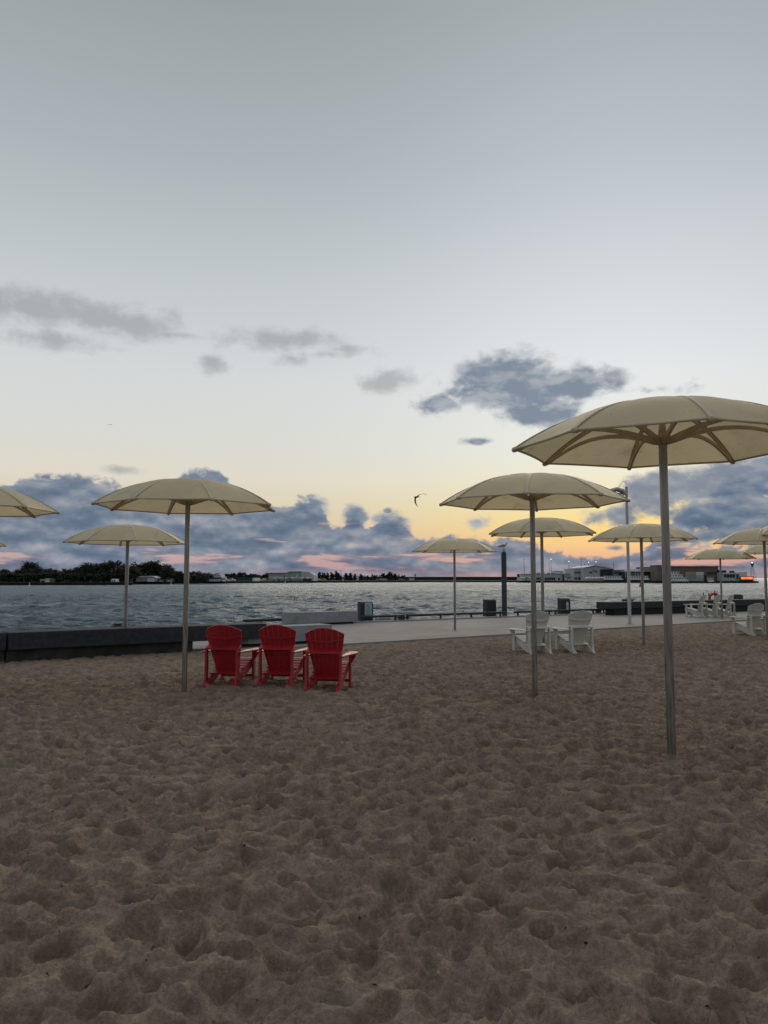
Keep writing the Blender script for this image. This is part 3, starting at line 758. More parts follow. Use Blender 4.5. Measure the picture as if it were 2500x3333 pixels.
cabinet(2027, 2062, 1943.7, 1990, 'dark quay cabinet rising behind the left end of the right ledge, behind the lamp pole', Y=38.6)
cabinet(2392, 2417, 1936, 1985, 'dark quay cabinet behind the ledge just right of the three white promenade chairs', Y=43.5)

def rail(px0, px1, posts, label):
    def on(px):     # point on the quay edge seen in column px
        a = (px - 1250) / F; # along y: x = a*y/cos approx
        t = ray(px, 1882); k = t.x / t.y
        y = (e2a.y - S2 * e2a.x) / (1 - S2 * k); return Vector((k * y, y, 0)) - nn * .12
    A, B = on(px0), on(px1); root = empty('mooring_rail', (A.x, A.y, PZ)); z = .205
    d = B - A; m = MB(); m.tube([(0, 0, z), (d.x * .5, d.y * .5, z), (d.x, d.y, z)], .048, 12); m.build('bar', M['darksteel'], root)
    for p in posts:
        q = on(p) - A; MB().lathe([(.07, .0), (.07, .05), (.045, .06), (.045, z)], 12, (q.x, q.y, 0)).build('post', M['darksteel'], root)
    return tag(root, label, 'rail', 'low steel rails on the quay edge'), on
_, on = rail(1166, 1288, [1172, 1281], 'low dark mooring rail in front of the cabinet with the pale blue notice')
rail(1318, 1636, [1321, 1428, 1527, 1621], 'longest low mooring rail, passing behind the small umbrella pole to the tall piling')
rail(1667, 1790, [1678, 1780], 'low mooring rail directly right of the tall piling')
rail(1795, 1932, [1800, 1922], 'low mooring rail in front of the cabinet with the white tag notice')
rail(790, 962, [800, 950], 'low mooring rail showing above the first red chairs, left of the far bench')
rail(1950, 2010, [1956, 2000], 'short mooring rail reaching to the end of the right dark ledge')
def bollard(px, label):
    q = on(px); root = empty('mooring_bollard', (q.x, q.y, PZ), ANG)
    MB().box((0, 0, .11), (.20, .20, .22)).build('post', M['darksteel'], root, bevel=.02)
    MB().box((0, 0, .235), (.23, .23, .03)).build('cap', M['black'], root, bevel=.01)
    MB().tube([(-.24, 0, .14), (.24, 0, .14)], .025, 8).build('cross_bar', M['darksteel'], root)
    return tag(root, label, 'bollard', 'mooring bollards on the quay edge')
bollard(1302, 'small square dark bollard in the gap between the first two mooring rails')
bollard(1939, 'small square dark bollard just left of the right dark ledge')
bollard(383, 'small dark bollard showing over the left ledge beside the umbrella pole')
# dark quay-side lip seen behind the left ledge
# piling with gull
q = on(1650); q = q + nn * .30
root = empty('mooring_piling', (q.x, q.y, 0)); ztop = dp(1649, 1796, q.y).z
MB().lathe([(.115, -2.6), (.115, ztop - .12), (.105, ztop - .03), (.07, ztop)], 20).build('shaft', M['pile'], root)
MB().lathe([(.055, ztop), (.055, ztop + .07), (.075, ztop + .075), (.075, ztop + .11)], 16).build('cap', M['galv'], root)
tag(root, 'tall blue grey mooring piling with a gull on top at the water edge', 'piling')
PT = Vector((q.x, q.y, ztop + .11))

def gull_body(path, rad):
    m = MB(); m.tube(path, rad, 12); return m
# standing gull, facing right
gr = empty('gull', PT, 0)
def skin_body():
    m = MB(); n = 12
    ctrl = [(-.26, .0, .115, .006), (-.20, 0, .125, .025), (-.13, 0, .14, .05), (-.05, 0, .155, .068), (.03, 0, .17, .066), (.08, 0, .195, .050), (.11, 0, .23, .038), (.125, 0, .26, .036), (.145, 0, .275, .030), (.165, 0, .275, .016)]
    m.tube([c[:3] for c in ctrl], [c[3] for c in ctrl], n)
    for s in (-1, 1): m.tube([(.0, s * .03, .12), (.01, s * .03, .05), (.005, s * .03, .0)], [.012, .007, .006], 6); m.tube([(.0, s * .03, .004), (.05, s * .035, .003)], .007, 5)
    return m
skin_body().build('body', M['gullw'], gr)
for s in (-1, 1):
    m = MB(); m.tube([(.05, s * .058, .175), (-.06, s * .062, .165), (-.18, s * .04, .145), (-.30, s * .015, .125)], [.030, .038, .022, .005], 10, flat=.5); m.build('wing', M['gullg'], gr)
MB().tube([(.165, 0, .274), (.20, 0, .268), (.215, 0, .258)], [.010, .007, .002], 8).build('beak', M['beak'], gr)
tag(gr, 'grey and white gull perched on top of the tall piling', 'bird')
# flying gulls
def flying(name, P, rz, sc, label):
    r_ = empty(name, P, rz); r_.scale = (sc,) * 3
    m = MB(); m.tube([(-.20, 0, -.01), (-.12, 0, 0), (0, 0, .01), (.12, 0, .01), (.19, 0, .01), (.24, 0, 0)], [.028, .045, .06, .048, .038, .012], 10, flat=.85); m.build('body', M['gulld'], r_)
    m = MB(); m.add([(-.19, -.02, 0), (-.19, .02, 0), (-.32, .07, 0), (-.32, -.07, 0), (-.19, -.02, .008), (-.19, .02, .008), (-.32, .07, .006), (-.32, -.07, .006)], [(0, 1, 2, 3), (7, 6, 5, 4), (0, 4, 5, 1), (1, 5, 6, 2), (2, 6, 7, 3), (3, 7, 4, 0)]); m.build('tail', M['gulld'], r_)
    for pts in WINGS[name if name in WINGS else 'gull']:
        vs = []; fs = []; ch = [.17, .16, .15, .12, .07, .01]
        for (y, z, x), c in zip(pts, ch):
            vs += [(x + c * .45, y, z), (x, y, z + .012), (x - c * .55, y, z - .004), (x, y, z - .008)]
        n_ = len(pts)
        for i in range(n_ - 1):
            for j in range(4): fs.append((i * 4 + j, i * 4 + (j + 1) % 4, i * 4 + 4 + (j + 1) % 4, i * 4 + 4 + j))
        m = MB(); m.add(vs, fs, True); m.build('wing', M['gulld'], r_)
    MB().tube([(.235, 0, 0), (.275, 0, -.006)], [.012, .002], 6).build('beak', M['beak'], r_)
    return tag(r_, label, 'bird')
WINGS = {'gull': [[(-.03, .01, .03), (-.20, .14, .05), (-.34, .20, .03), (-.48, .215, -.02), (-.60, .20, -.06), (-.68, .18, -.10)],
                  [(.03, .01, .03), (.06, -.12, .06), (.07, -.25, .05), (.05, -.38, .02), (.01, -.50, -.04), (-.03, -.60, -.09)]]}
flying('gull', dp(1356, 1618, 44), R(125), .95, 'gull in flight with one wing raised and one down, left of the middle umbrellas')
WINGS['gull'] = [[(-.03, .01, .03), (-.20, .06, .05), (-.34, .07, .03), (-.48, .05, -.02), (-.60, .0, -.06), (-.68, -.05, -.10)],
                 [(.03, .01, .03), (.20, .06, .05), (.34, .07, .03), (.48, .05, -.02), (.60, .0, -.06), (.68, -.05, -.10)]]
flying('gull', dp(359, 1382, 160), R(80), 1.0, 'tiny gull gliding high in the open sky at the left')
flying('gull', dp(1528, 1908, 90), R(60), .6, 'small dark bird skimming low over the water left of the piling')

# street lamp
lp = gp(2050, 2031, PZ); root = empty('street_lamp', lp); hz = dp(2036, 1584, lp.y).z - PZ
MB().lathe([(.14, 0), (.14, .025), (.07, .03), (.07, .10), (.062, .12), (.050, hz)], 20).build('pole', M['galv'], root)
m = MB(); m.tube([(-.06, 0, hz - .30), (-.16, 0, hz - .16), (-.36, 0, hz - .10), (-.55, 0, hz - .14), (-.74, 0, hz - .26)], [.13, .17, .17, .15, .05], 14, flat=.5); m.build('lamp_head', M['galv'], root)
m = MB(); m.box((-.40, 0, hz - .265), (.45, .22, .03)); m.build('lens', M['glass'], root)
m = MB(); m.tube([(-.30, 0, hz - .06), (-.22, 0, hz + .10), (-.10, 0, hz + .20), (-.02, 0, hz + .17), (0, 0, hz)], .009, 6); m.build('cable_loop', M['galv'], root)
tag(root, 'slim grey street lamp at the promenade edge, head half hidden by a canopy', 'street lamp')

# life ring stand and ladder behind the ledge
lr = dp(2325, 1950, 41.0); root = empty('life_ring', (lr.x, lr.y, PZ), R(15)); hz = lr.z - PZ
m = MB(); m.tube([(.28 * math.cos(k * math.pi / 12), 0, hz + .28 * math.sin(k * math.pi / 12)) for k in range(24)], .065, 10, closed=True); m.build('ring', M['ringred'], root)
MB().lathe([(.035, 0), (.035, hz + .45)], 10, (.10, .09, 0)).build('stand', M['galv'], root)
tag(root, 'red life ring on a post behind the middle promenade chair', 'life ring')
ld = dp(2297, 1960, 42.0); root = empty('quay_ladder', (ld.x, ld.y, 0)); 
for px in (2289, 2307):
    p = dp(px, 1929, 42.0); x = p.x - ld.x
    MB().tube([(x, 0, -1.2), (x, 0, p.z - .25), (x, -.02, p.z)], .03, 8).build('handrail', M['black'], root)
m = MB()
for i in range(7): m.box((0, 0, -1.1 + i * .25), (.45, .03, .03))
m.build('rungs', M['black'], root)
tag(root, 'black quay ladder with two upright handrails behind the left promenade chair', 'ladder')

# scattered debris
m = MB()
for i in range(170):
    r_ = 2.6 + 14 * random.random() ** 1.3; a = random.uniform(-.55, .55); x = r_ * math.sin(a); y = r_ * math.cos(a)
    if y > E1(x) - .5: continue
    z = sh(x, y) + .006; s = random.uniform(.004, .015); w = random.uniform(0, 3.14); e = random.uniform(.2, .8)
    mt = Matrix.Translation((x, y, z)) @ Matrix.Rotation(w, 4, 'Z') @ Matrix.Rotation(random.uniform(-.4, .4), 4, 'X')
    m.add([(-s, 0, 0), (-s * .3, s * e, .004), (s * .6, s * e * .7, .002), (s, 0, .006), (s * .4, -s * e, .003), (-s * .5, -s * e * .8, .001), (0, 0, .010)],
          [(6, 0, 1), (6, 1, 2), (6, 2, 3), (6, 3, 4), (6, 4, 5), (6, 5, 0), (0, 5, 4, 3, 2, 1)], False, mt)
tag(m.build('debris', M['leafbit']), 'dark dry leaf and bark bits scattered over the sand', 'debris', kind='stuff')

# ---------------------------------------------------------------- far shore
LZ = 0.0
def wl(px, py): return gp(px, py, WZ)
fr = [wl(-700, 1906), wl(0, 1905.5), wl(425, 1904.5), wl(427, 1901), wl(700, 1899), wl(1000, 1896.8), wl(1400, 1894.8), wl(1640, 1895), wl(1900, 1896.5), wl(2160, 1897.3), wl(2469, 1897.6)]
land_mat = mat('shore_grass_and_apron', (.085, .095, .07), .9, var=.3, vscale=.05)
wall_mat = mat('sea_wall_stone', (.022, .024, .026), .9, var=.3, vscale=1.0)
back = [Vector((fr[-1].x + 2, 520, 0)), Vector((150, 640, 0)), Vector((-500, 640, 0))]
poly = [(p.x, p.y) for p in fr] + [(p.x, p.y) for p in back]
MB().prism(poly, -3, LZ).build('far_shore', land_mat)['kind'] = 'structure'
m = MB()
for a, b in zip(fr[:-1], fr[1:]):
    d = (b - a).normalized(); n_ = Vector((-d.y, d.x, 0))
    m.prism([(a - n_ * .6)[:2], (b - n_ * .6)[:2], (b + n_ * .6)[:2], (a + n_ * .6)[:2]], -2.5, LZ - .12)
m.build('sea_wall', wall_mat)['kind'] = 'structure'
m = MB()
for a, b in zip(fr[:2], fr[1:3]):
    d = (b - a).normalized(); n_ = Vector((-d.y, d.x, 0))
    m.prism([(a - n_ * .9)[:2], (b - n_ * .9)[:2], (b + n_ * 2)[:2], (a + n_ * 2)[:2]], LZ - .1, LZ + .12)
m.build('shore_path', M['conc_b'])['kind'] = 'structure'
# low breakwater far out
a, b = dp(1200, 1880, 800), dp(2480, 1880, 800)
MB().prism([(a.x, 790), (b.x - 60, 790), (b.x - 60, 830), (a.x, 830)], -3, dp(1400, 1877.5, 800).z).build('breakwater', wall_mat)['kind'] = 'structure'

def crown(n_cl, leaves, sx, sy, sz, leaf, seed, kind='round'):
    r_ = random.Random(seed); m = MB()
    cl = []
    for i in range(n_cl):
        if kind == 'round':
            a = r_.uniform(0, 6.28); el = r_.uniform(-.5, 1.3); rr_ = r_.uniform(.45, .95)
            cl.append((Vector((math.cos(a) * math.cos(el) * sx * rr_, math.sin(a) * math.cos(el) * sy * rr_, sz * (.52 + .46 * math.sin(el) * rr_))), r_.uniform(.30, .52) * sz * .45))
        else:
            t = r_.random(); a = r_.uniform(0, 6.28); w = (1 - t) * .8 + .1
            cl.append((Vector((math.cos(a) * sx * w * .6, math.sin(a) * sy * w * .6, sz * (.08 + .9 * t))), (.10 + .12 * (1 - t)) * sz * .5))
    for c, rad in cl:
        for k in range(leaves):
            d = Vector((r_.gauss(0, 1), r_.gauss(0, 1), r_.gauss(0, .8))).normalized() * rad * r_.uniform(.35, 1.0)
            p = c + d; s = leaf * r_.uniform(.6, 1.4)
            q = Matrix.Rotation(r_.uniform(0, 6.28), 3, 'Z') @ Matrix.Rotation(r_.uniform(-1.3, 1.3), 3, 'X')
            m.add([p + q @ Vector(w) for w in ((-s, -s * .6, 0), (s, -s * .5, 0), (s * .8, s * .6, 0), (-s * .7, s * .5, 0))], [(0, 1, 2, 3)])
    return m
def make_tree(name, seed, sx, sz, mat_, ncl=22, leaves=60, leaf=.20, kind='round'):
    root = empty(name)
    crown(ncl, leaves, sx, sx * .9, sz, leaf, seed, kind).build('crown', mat_, root)
    r_ = random.Random(seed); m = MB(); m.tube([(0, 0, -.3), (.05, 0, sz * .3), (-.05, .1, sz * .8)], [.26, .2, .06], 7)
    for k in range(5):
        a = r_.uniform(0, 6.28); z0 = sz * r_.uniform(.25, .5)
        m.tube([(0, 0, z0), (math.cos(a) * sx * .5, math.sin(a) * sx * .5, z0 + sz * .25), (math.cos(a) * sx * .8, math.sin(a) * sx * .8, z0 + sz * .36)], [.12, .07, .03], 5)
    m.build('trunk', M['bark'], root)
    return root
protos = [make_tree('broadleaf_tree', 1, 3.2, 6.0, M['leafd'], 26), make_tree('broadleaf_tree', 2, 4.2, 6.2, M['leafd'], 34), make_tree('broadleaf_tree', 3, 3.0, 5.4, M['leafm'], 24), make_tree('broadleaf_tree', 4, 2.4, 5.0, M['leafb'], 20)]
big = make_tree('broadleaf_tree', 15, 5.0, 10.0, M['leafd'], 46, 80, .28)
spiky = [make_tree('conifer_tree', 21, 1.9, 5.6, M['leafb'], 36, 26, .16, 'cone'), make_tree('conifer_tree', 22, 1.1, 6.2, M['leafd'], 30, 20, .16, 'cone'), make_tree('conifer_tree', 23, 2.3, 5.0, M['leafm'], 40, 24, .17, 'cone')]
used = set()
def plant(pr_, px, Y, top_py, base_h, label, group, wide=1.0):
    o = pr_ if pr_.name not in used else copy_tree(pr_)
    used.add(pr_.name); 
    p = dp(px, 1890, Y); zt = dp(px, top_py, Y).z; s = (zt - LZ) / base_h
    o.location = (p.x, Y, LZ); o.rotation_euler = (0, 0, random.uniform(0, 6.28)); o.scale = (s * wide, s * wide, s)
    tag(o, label, 'tree', group); return o
# tall landmark trees
plant(big, 96, 345, 1829, 9.7, 'tall dark spreading tree standing above the wood at the far left', 'trees on the far shore')
plant(big, 496, 385, 1826, 9.7, 'tall dark spreading tree above the dusty pink shed on the far shore', 'trees on the far shore')
plant(protos[1], 548, 388, 1837, 6.1, 'dark tree leaning out right of the tall spreading tree by the pink shed', 'trees on the far shore', .62)
tops = [(-60, 1853), (-20, 1856), (15, 1855), (45, 1852), (75, 1850), (130, 1846), (165, 1852), (190, 1853), (215, 1852), (240, 1849), (265, 1843), (290, 1840), (310, 1836), (332, 1835), (352, 1832), (372, 1834), (395, 1845), (418, 1845), (438, 1848),
        (458, 1840), (478, 1836), (520, 1838), (545, 1850), (565, 1860), (585, 1860), (600, 1862), (618, 1862), (636, 1864), (655, 1866), (672, 1866)]
lab_w = 'dark broadleaf tree in the unbroken wood along the left far shore'
for i, (px, py) in enumerate(tops):
    py += random.uniform(-2, 2)
    plant(protos[i % 4 if i % 4 < 3 or px < 200 else 1], px, 335 + random.uniform(0, 22) + (35 if px > 430 else 0), py, 5.9 if i % 4 < 2 else 5.2, lab_w, 'trees on the far shore', 1.15)
for i in range(16):
    px = -60 + i * 31 + random.uniform(-8, 8)
    plant(protos[(i * 3) % 4], px, 330 + (45 if px > 420 else 0), 1868 + random.uniform(-5, 5), 5.4, lab_w, 'trees on the far shore', 1.6)
lab_m = 'low dark broadleaf tree in the belt behind the airfield buildings, left of the big hangar'
for i in range(22):
    px = 655 + i * 10.4; plant(protos[i % 4], px, 560, 1868 + random.uniform(-3.5, 3), 5.5, lab_m, 'low trees behind the airfield buildings', 1.2)
lab_s = 'slim pointed tree in the thin belt right of the big hangar'
for i in range(58):
    t = i / 57; px = 1026 + t * 296 + random.uniform(-8, 8); py = 1867 - 4 * math.sin(t * 9) + max(0, t - .78) * 45 + random.uniform(-3, 8)
    plant(spiky[i % 3], px, 575 + random.uniform(-8, 8), min(py, 1877), 5.5, lab_s, 'slim trees on the airfield shore', 2.0)
m = MB(); r_ = random.Random(5)
def bush_run(px0, px1, Y, toppy, n):
    for i in range(n):
        px = r_.uniform(px0, px1); p = dp(px, toppy(px), Y + r_.uniform(-2, 6)); z = r_.uniform(LZ, p.z); s = .3
        q = Matrix.Rotation(r_.uniform(0, 6.28), 3, 'Z') @ Matrix.Rotation(r_.uniform(.2, 1.5), 3, 'X'); c = Vector((p.x, p.y, z))
        m.add([c + q @ Vector(w) for w in ((-s, -s, 0), (s, -s * .8, 0), (s, s, 0), (-s * .9, s, 0))], [(0, 1, 2, 3)])
bush_run(-60, 425, 328, lambda x: 1866, 5200); bush_run(425, 680, 372, lambda x: 1872, 2400); bush_run(640, 880, 555, lambda x: 1880, 1200); bush_run(1020, 1330, 572, lambda x: 1880, 1200)
tag(m.build('undergrowth', M['leafd']), 'dark scrub filling in below the far shore trees', 'undergrowth', kind='stuff')

# far buildings
class FB:
    """a building at distance Y described by what the photo shows; root at its base"""
    def __init__(s, name, Y, px, label, cat, group=None):
        p = dp(px, 1880, Y); s.Y = Y; s.o = Vector((p.x, Y, LZ)); s.root = tag(empty(name, s.o), label, cat, group)
    def P(s, px, py, dy=0.0):
        p = dp(px, py, s.Y); return (p.x - s.o.x, dy, p.z - s.o.z)
    def box(s, part, m, x0, x1, y0, y1, d0=0.0, d1=12.0, parent=None):
        a = s.P(x0, y0); b = s.P(x1, y1); zb = b[2] if y1 < 1889 else 0.0
        mb = MB().bx((a[0], d0, zb), (b[0], d1, a[2])); return mb.build(part, M[m], parent or s.root)
    def poly(s, part, m, pts, d0, d1):
        q = [s.P(*p) for p in pts]; q = [(x, max(0, z)) for x, _, z in q]
        return MB().prism(q, d0, d1, 'y').build(part, M[m], s.root)
    def win(s, x0, x1, y0, y1, n=1, m='glass', part='window'):
        w = (x1 - x0) / n
        for i in range(n): s.box(part, m, x0 + i * w + w * .06, x0 + (i + 1) * w - w * .06, y0, y1, -.12, .1)
b = FB('pink_shed', 362, 475, 'low dusty pink shed with white doors under the tall tree', 'shed')
b.poly('wall', 'wallpink', [(444, 1893), (444, 1881), (450, 1877), (503, 1877), (507, 1881), (507, 1893)], 0, 10)
b.poly('roof', 'roofl', [(443, 1881.3), (450, 1876.9), (460, 1875.4), (492, 1875.2), (503, 1877), (508, 1881.3), (503, 1878.2), (450, 1878.2)], -.4, 10.4)
b.win(480, 504, 1881.5, 1892, 2, 'wallw', 'door')
b = FB('boathouse', 365, 536, 'small grey boathouse right of the pink shed', 'shed'); b.box('wall', 'wallg', 518, 554, 1886.5, 1893); b.box('roof', 'conc_b', 516, 556, 1885.3, 1886.5, -.5, 12.5); b.win(532, 542, 1888, 1891)
b = FB('cottage', 318, 140, 'small white shed on the far left shore below the tall tree', 'shed'); b.box('wall', 'wallw', 132, 148, 1887, 1895, 0, 4); b.box('roof', 'roofl', 131, 149.5, 1885.6, 1887, -.4, 4.4); b.win(134, 146, 1889.3, 1891.6, 2)
b = FB('cottage', 322, 160, 'dark cottage with a thin pale roof beside the small white shed', 'shed'); b.box('wall', 'brown', 149, 166, 1883.5, 1895, 0, 4); b.poly('roof', 'conc_l', [(148, 1882.4), (166.5, 1884.6), (166.5, 1885.6), (148, 1883.4)], -.5, 4.5); b.win(153, 160, 1887, 1891)
b = FB('cottage', 320, 369, 'little white gabled hut among the trees left of the pink shed', 'shed'); b.poly('wall', 'wallw', [(361, 1894), (361, 1887), (365, 1884.5), (369, 1886.5), (373, 1884.5), (377, 1887), (377, 1894)], 0, 4); b.win(364, 367, 1888, 1892); b.win(371, 374, 1888, 1892)
b = FB('control_building', 400, 698, 'pale stepped building with a small round lookout on its roof', 'building')
b.box('wall', 'wallg', 675, 722, 1878, 1893); b.box('upper_wall', 'wallw', 678, 719, 1871, 1877.8, 1, 10); b.box('roof', 'roofl', 674, 723, 1877.2, 1878.4, -.5, 12.5); b.box('lookout', 'wallw', 700, 713, 1866, 1871, 2, 6); b.box('lookout_roof', 'roofl', 699, 714.5, 1864.8, 1866, 1.6, 6.4)
b.win(677, 720, 1881, 1884, 8); b.win(680, 717, 1873, 1875, 7); b.win(701, 712, 1867.3, 1869.5, 3)
b = FB('green_hangar', 440, 784, 'long low dark green hangar with a white end', 'hangar'); b.box('wall', 'green', 740, 822, 1879, 1893, 0, 20); b.box('end_door', 'wallw', 822.5, 829, 1881, 1893, -.3, 19); b.box('roof', 'roofd', 739, 829.5, 1877.5, 1878.9, -.5, 20.5); b.win(745, 818, 1883, 1886.5, 9, 'roofd', 'door')
b = FB('airfield_hangar', 485, 947, 'big grey green hangar with sloping right roofline left of centre', 'hangar')
b.poly('wall', 'wallgreen', [(874, 1893), (874, 1866), (934, 1865), (942, 1861.2), (981, 1860.8), (981, 1893)], 0, 30)
b.poly('front_block', 'wallg', [(981.2, 1893), (981.2, 1860.6), (1007, 1861), (1021, 1872), (1021, 1893)], -.5, 30)
b.poly('roof', 'redp', [(873, 1866), (873, 1864.6), (934, 1863.7), (942, 1860), (981, 1859.6), (981, 1861), (942, 1861.4), (934, 1865)], -.5, 30.5)
b.win(986, 1012, 1868, 1870, 1); b.win(988, 1014, 1873, 1875, 1); b.win(877, 932, 1876, 1884, 5, 'wallg', 'door')
b.box('door', 'conc_b', 986, 1014, 1880, 1893, -.8, -.52)
b = FB('terminal', 500, 1782, 'long low pale terminal with dark window strips behind the two middle poles', 'building')
b.box('wall', 'wallg', 1700, 1866, 1868.5, 1893, 0, 20); b.box('roof', 'conc_l', 1699, 1866, 1867.6, 1868.4, -.4, 20); b.box('roof_house', 'wallw', 1808, 1837, 1859, 1867.5, 2, 12); b.box('roof_house_cap', 'roofl', 1807, 1838, 1858, 1858.9, 1.6, 12.4)
b.win(1741, 1771, 1879.8, 1887, 4); b.win(1773, 1808, 1879.8, 1888, 5); b.win(1816, 1823, 1881, 1887.5); b.win(1848, 1865, 1879.8, 1885, 3); b.box('entrance', 'black', 1831, 1835, 1871, 1889, -.8, .1)
for x in (1745, 1757, 1790, 1803): b.box('roof_unit', 'roofd', x - 3, x + 3, 1865.6, 1867.5, 2, 6)
b = FB('office_block', 490, 1883, 'pale two-storey block stepping up between terminal and gabled hangar', 'building')
b.box('wall', 'wallg', 1866.5, 1899.8, 1852, 1893, 0, 25); b.box('roof', 'roofl', 1865.5, 1899.8, 1851, 1851.9, -.4, 25); b.win(1869, 1899, 1861.5, 1866, 5); b.win(1882, 1889, 1879, 1886); b.win(1869, 1879, 1879.8, 1884.5, 2)
b = FB('gabled_hangar', 482, 1948, 'large pale hangar with a low gable and a huge navy door', 'hangar')
b.poly('wall', 'wallg', [(1900, 1893), (1900, 1848), (1924, 1842.8), (1936, 1841), (1960, 1844.5), (1997, 1852), (1997, 1893)], 0, 40)
b.poly('roof', 'roofl', [(1899, 1848.2), (1899, 1846.7), (1924, 1841.2), (1936, 1839.4), (1962, 1841.2), (1985, 1844.5), (1998, 1851), (1998, 1852.6), (1960, 1845), (1936, 1841.2), (1924, 1843)], -1, 40.5)
b.box('hangar_door', 'navy', 1953, 1995.6, 1853, 1884, -.6, -.05); b.win(1917, 1928, 1861.5, 1866, 3); b.win(1940, 1944, 1859, 1863.5); b.box('canopy', 'roofd', 1928, 1938, 1856, 1857.2, -1.5, 0)
b = FB('glass_block', 478, 2016, 'low blue glass block against the right side of the gabled hangar', 'building'); b.box('wall', 'wallblue', 1998, 2034, 1856, 1893, 0, 20); b.box('roof', 'conc_l', 1998, 2035, 1854.6, 1855.9, -.4, 20)
b.win(1999, 2012, 1861, 1866, 4); b.win(2014, 2033, 1860, 1876, 5)
b = FB('ferry_terminal', 470, 2085, 'dark-fronted long building with white roof between lamp pole and brown hangar', 'building')
b.box('wall', 'roofd', 2032, 2135, 1862, 1893, 0, 25); b.box('roof', 'roofl', 2031, 2136, 1859.3, 1860.8, -1, 25); b.box('fascia', 'black', 2031.5, 2135.5, 1860.9, 1862, -.8, 0); b.box('roof_house', 'wallw', 2058, 2099, 1852, 1859, 2, 14)
b.win(2052, 2094, 1864, 1877, 5, 'wallblue'); b.win(2098, 2132, 1865, 1880, 4, 'conc_b', 'wall_panel')
for x in (2034, 2051, 2066, 2075): b.box('column', 'wallw', x, x + 1.3, 1862, 1880, -1.0, -.6)
b = FB('brown_hangar', 452, 2238, 'big brown brick hangar with a square corner tower behind the thick umbrella pole', 'hangar')
b.box('wall', 'brown', 2152, 2339, 1845, 1893, 0, 45); b.box('tower', 'brown', 2135.6, 2151.8, 1841, 1893, -1, 10); b.box('roof', 'roofd', 2152, 2341, 1843, 1844.9, -.8, 45.5); b.box('tower_cap', 'roofd', 2135, 2152.3, 1839.4, 1840.9, -1.3, 10.3)
b.win(2300, 2336, 1862, 1870, 4, 'conc_b'); b.win(2292, 2300, 1872, 1892, 1, 'black', 'door'); b.win(2155, 2180, 1862, 1880, 2, 'roofd', 'door')
def container(px0, px1, y0, y1, m_, label, Y=441):
    b = FB('shipping_container', Y, (px0 + px1) / 2, label, 'container', 'containers stacked on the quay')
    a = b.P(px0, y0); c = b.P(px1, y1); b.root.location.z = LZ + (c[2] if y1 < 1889 else 0); h = a[2] - (c[2] if y1 < 1889 else 0)
    MB().bx((a[0], 0, 0), (c[0], 5, h)).build('box', M[m_], b.root)
    m = MB(); n = 10
    for i in range(n): x = a[0] + (c[0] - a[0]) * (i + .5) / n; m.bx((x - .05, -.08, .1), (x + .05, -.002, h - .1))
    m.build('corrugation', M[m_], b.root)
container(2241.6, 2265.6, 1861.4, 1871, 'tan', 'tan container, top left of the stack in front of the brown hangar')
container(2266.2, 2290.5, 1861.4, 1871, 'wallw', 'white container, top right of the stack')
container(2241.6, 2265.6, 1871.4, 1881, 'wallpink', 'pinkish container under the tan one')
container(2266.2, 2290.5, 1871.4, 1881, 'wallg', 'grey container under the white one')
container(2241.6, 2290.5, 1881.4, 1893, 'wallgreen', 'long sage container at the foot of the stack')
b = FB('ferry_office', 448, 2386, 'white low building with dark openings and a glazed upper room by the red sign', 'building')
b.box('wall', 'wallg', 2343, 2404, 1868, 1893, 0, 18); b.box('roof', 'wallw', 2342, 2405, 1864.5, 1867.8, -.8, 18); b.box('upper_room', 'wallw', 2405, 2431, 1862, 1893, -.6, 14); b.win(2405.5, 2430, 1866.5, 1873.5, 5); b.win(2356, 2392, 1870, 1880, 4, 'glass')
b.win(2396, 2402, 1871, 1885, 1, 'black', 'door'); b.box('roof_unit', 'roofd', 2363, 2370, 1856, 1864.4, 2, 6); b.box('roof_unit', 'roofd', 2344, 2349, 1855, 1864.4, 2, 6); b.box('roof_unit', 'roofd', 2388, 2396, 1858, 1864.4, 2, 6)
b.poly('arch', 'wallw', [(2369, 1893), (2370, 1888), (2373, 1885), (2378, 1884), (2383, 1885), (2387, 1888), (2388, 1893), (2386, 1893), (2384, 1888.5), (2378, 1886), (2373, 1888.5), (2371, 1893)], -1.4, -.7)
# red LED board
b = FB('led_sign', 441, 2431, 'glowing red message board with orange letters at the end of the pier', 'sign')
b.box('cabinet', 'black', 2409, 2453, 1876, 1889.5, .12, .9); b.box('screen', 'led', 2411, 2451.5, 1877.5, 1886.5, 0, .1)
for x in (2414, 2448): b.box('post', 'black', x - 1, x + 1, 1888, 1893, .3, .7)
cu = bpy.data.curves.new('lettering', 'FONT'); cu.body = 'YIELD TO FERRY'; cu.size = 1.0; cu.extrude = .02; cu.align_x = 'CENTER'; cu.align_y = 'CENTER'
to = bpy.data.objects.new('lettering', cu); col.objects.link(to); bpy.context.view_layer.update()
me = bpy.data.meshes.new_from_object(to.evaluated_get(bpy.context.evaluated_depsgraph_get())); bpy.data.objects.remove(to)
lt = bpy.data.objects.new('lettering', me); col.objects.link(lt); me.materials.clear(); me.materials.append(M['ledt']); lt.parent = b.root
pc = b.P(2431.2, 1882); W_ = b.P(2450, 1882)[0] - b.P(2412.5, 1882)[0]; xs = [v_.co.x for v_ in me.vertices]; s_ = W_ / (max(xs) - min(xs))
lt.location = (pc[0], -.05, pc[2]); lt.rotation_euler = (R(90), 0, 0); lt.scale = (s_, s_ * 1.5, 1)
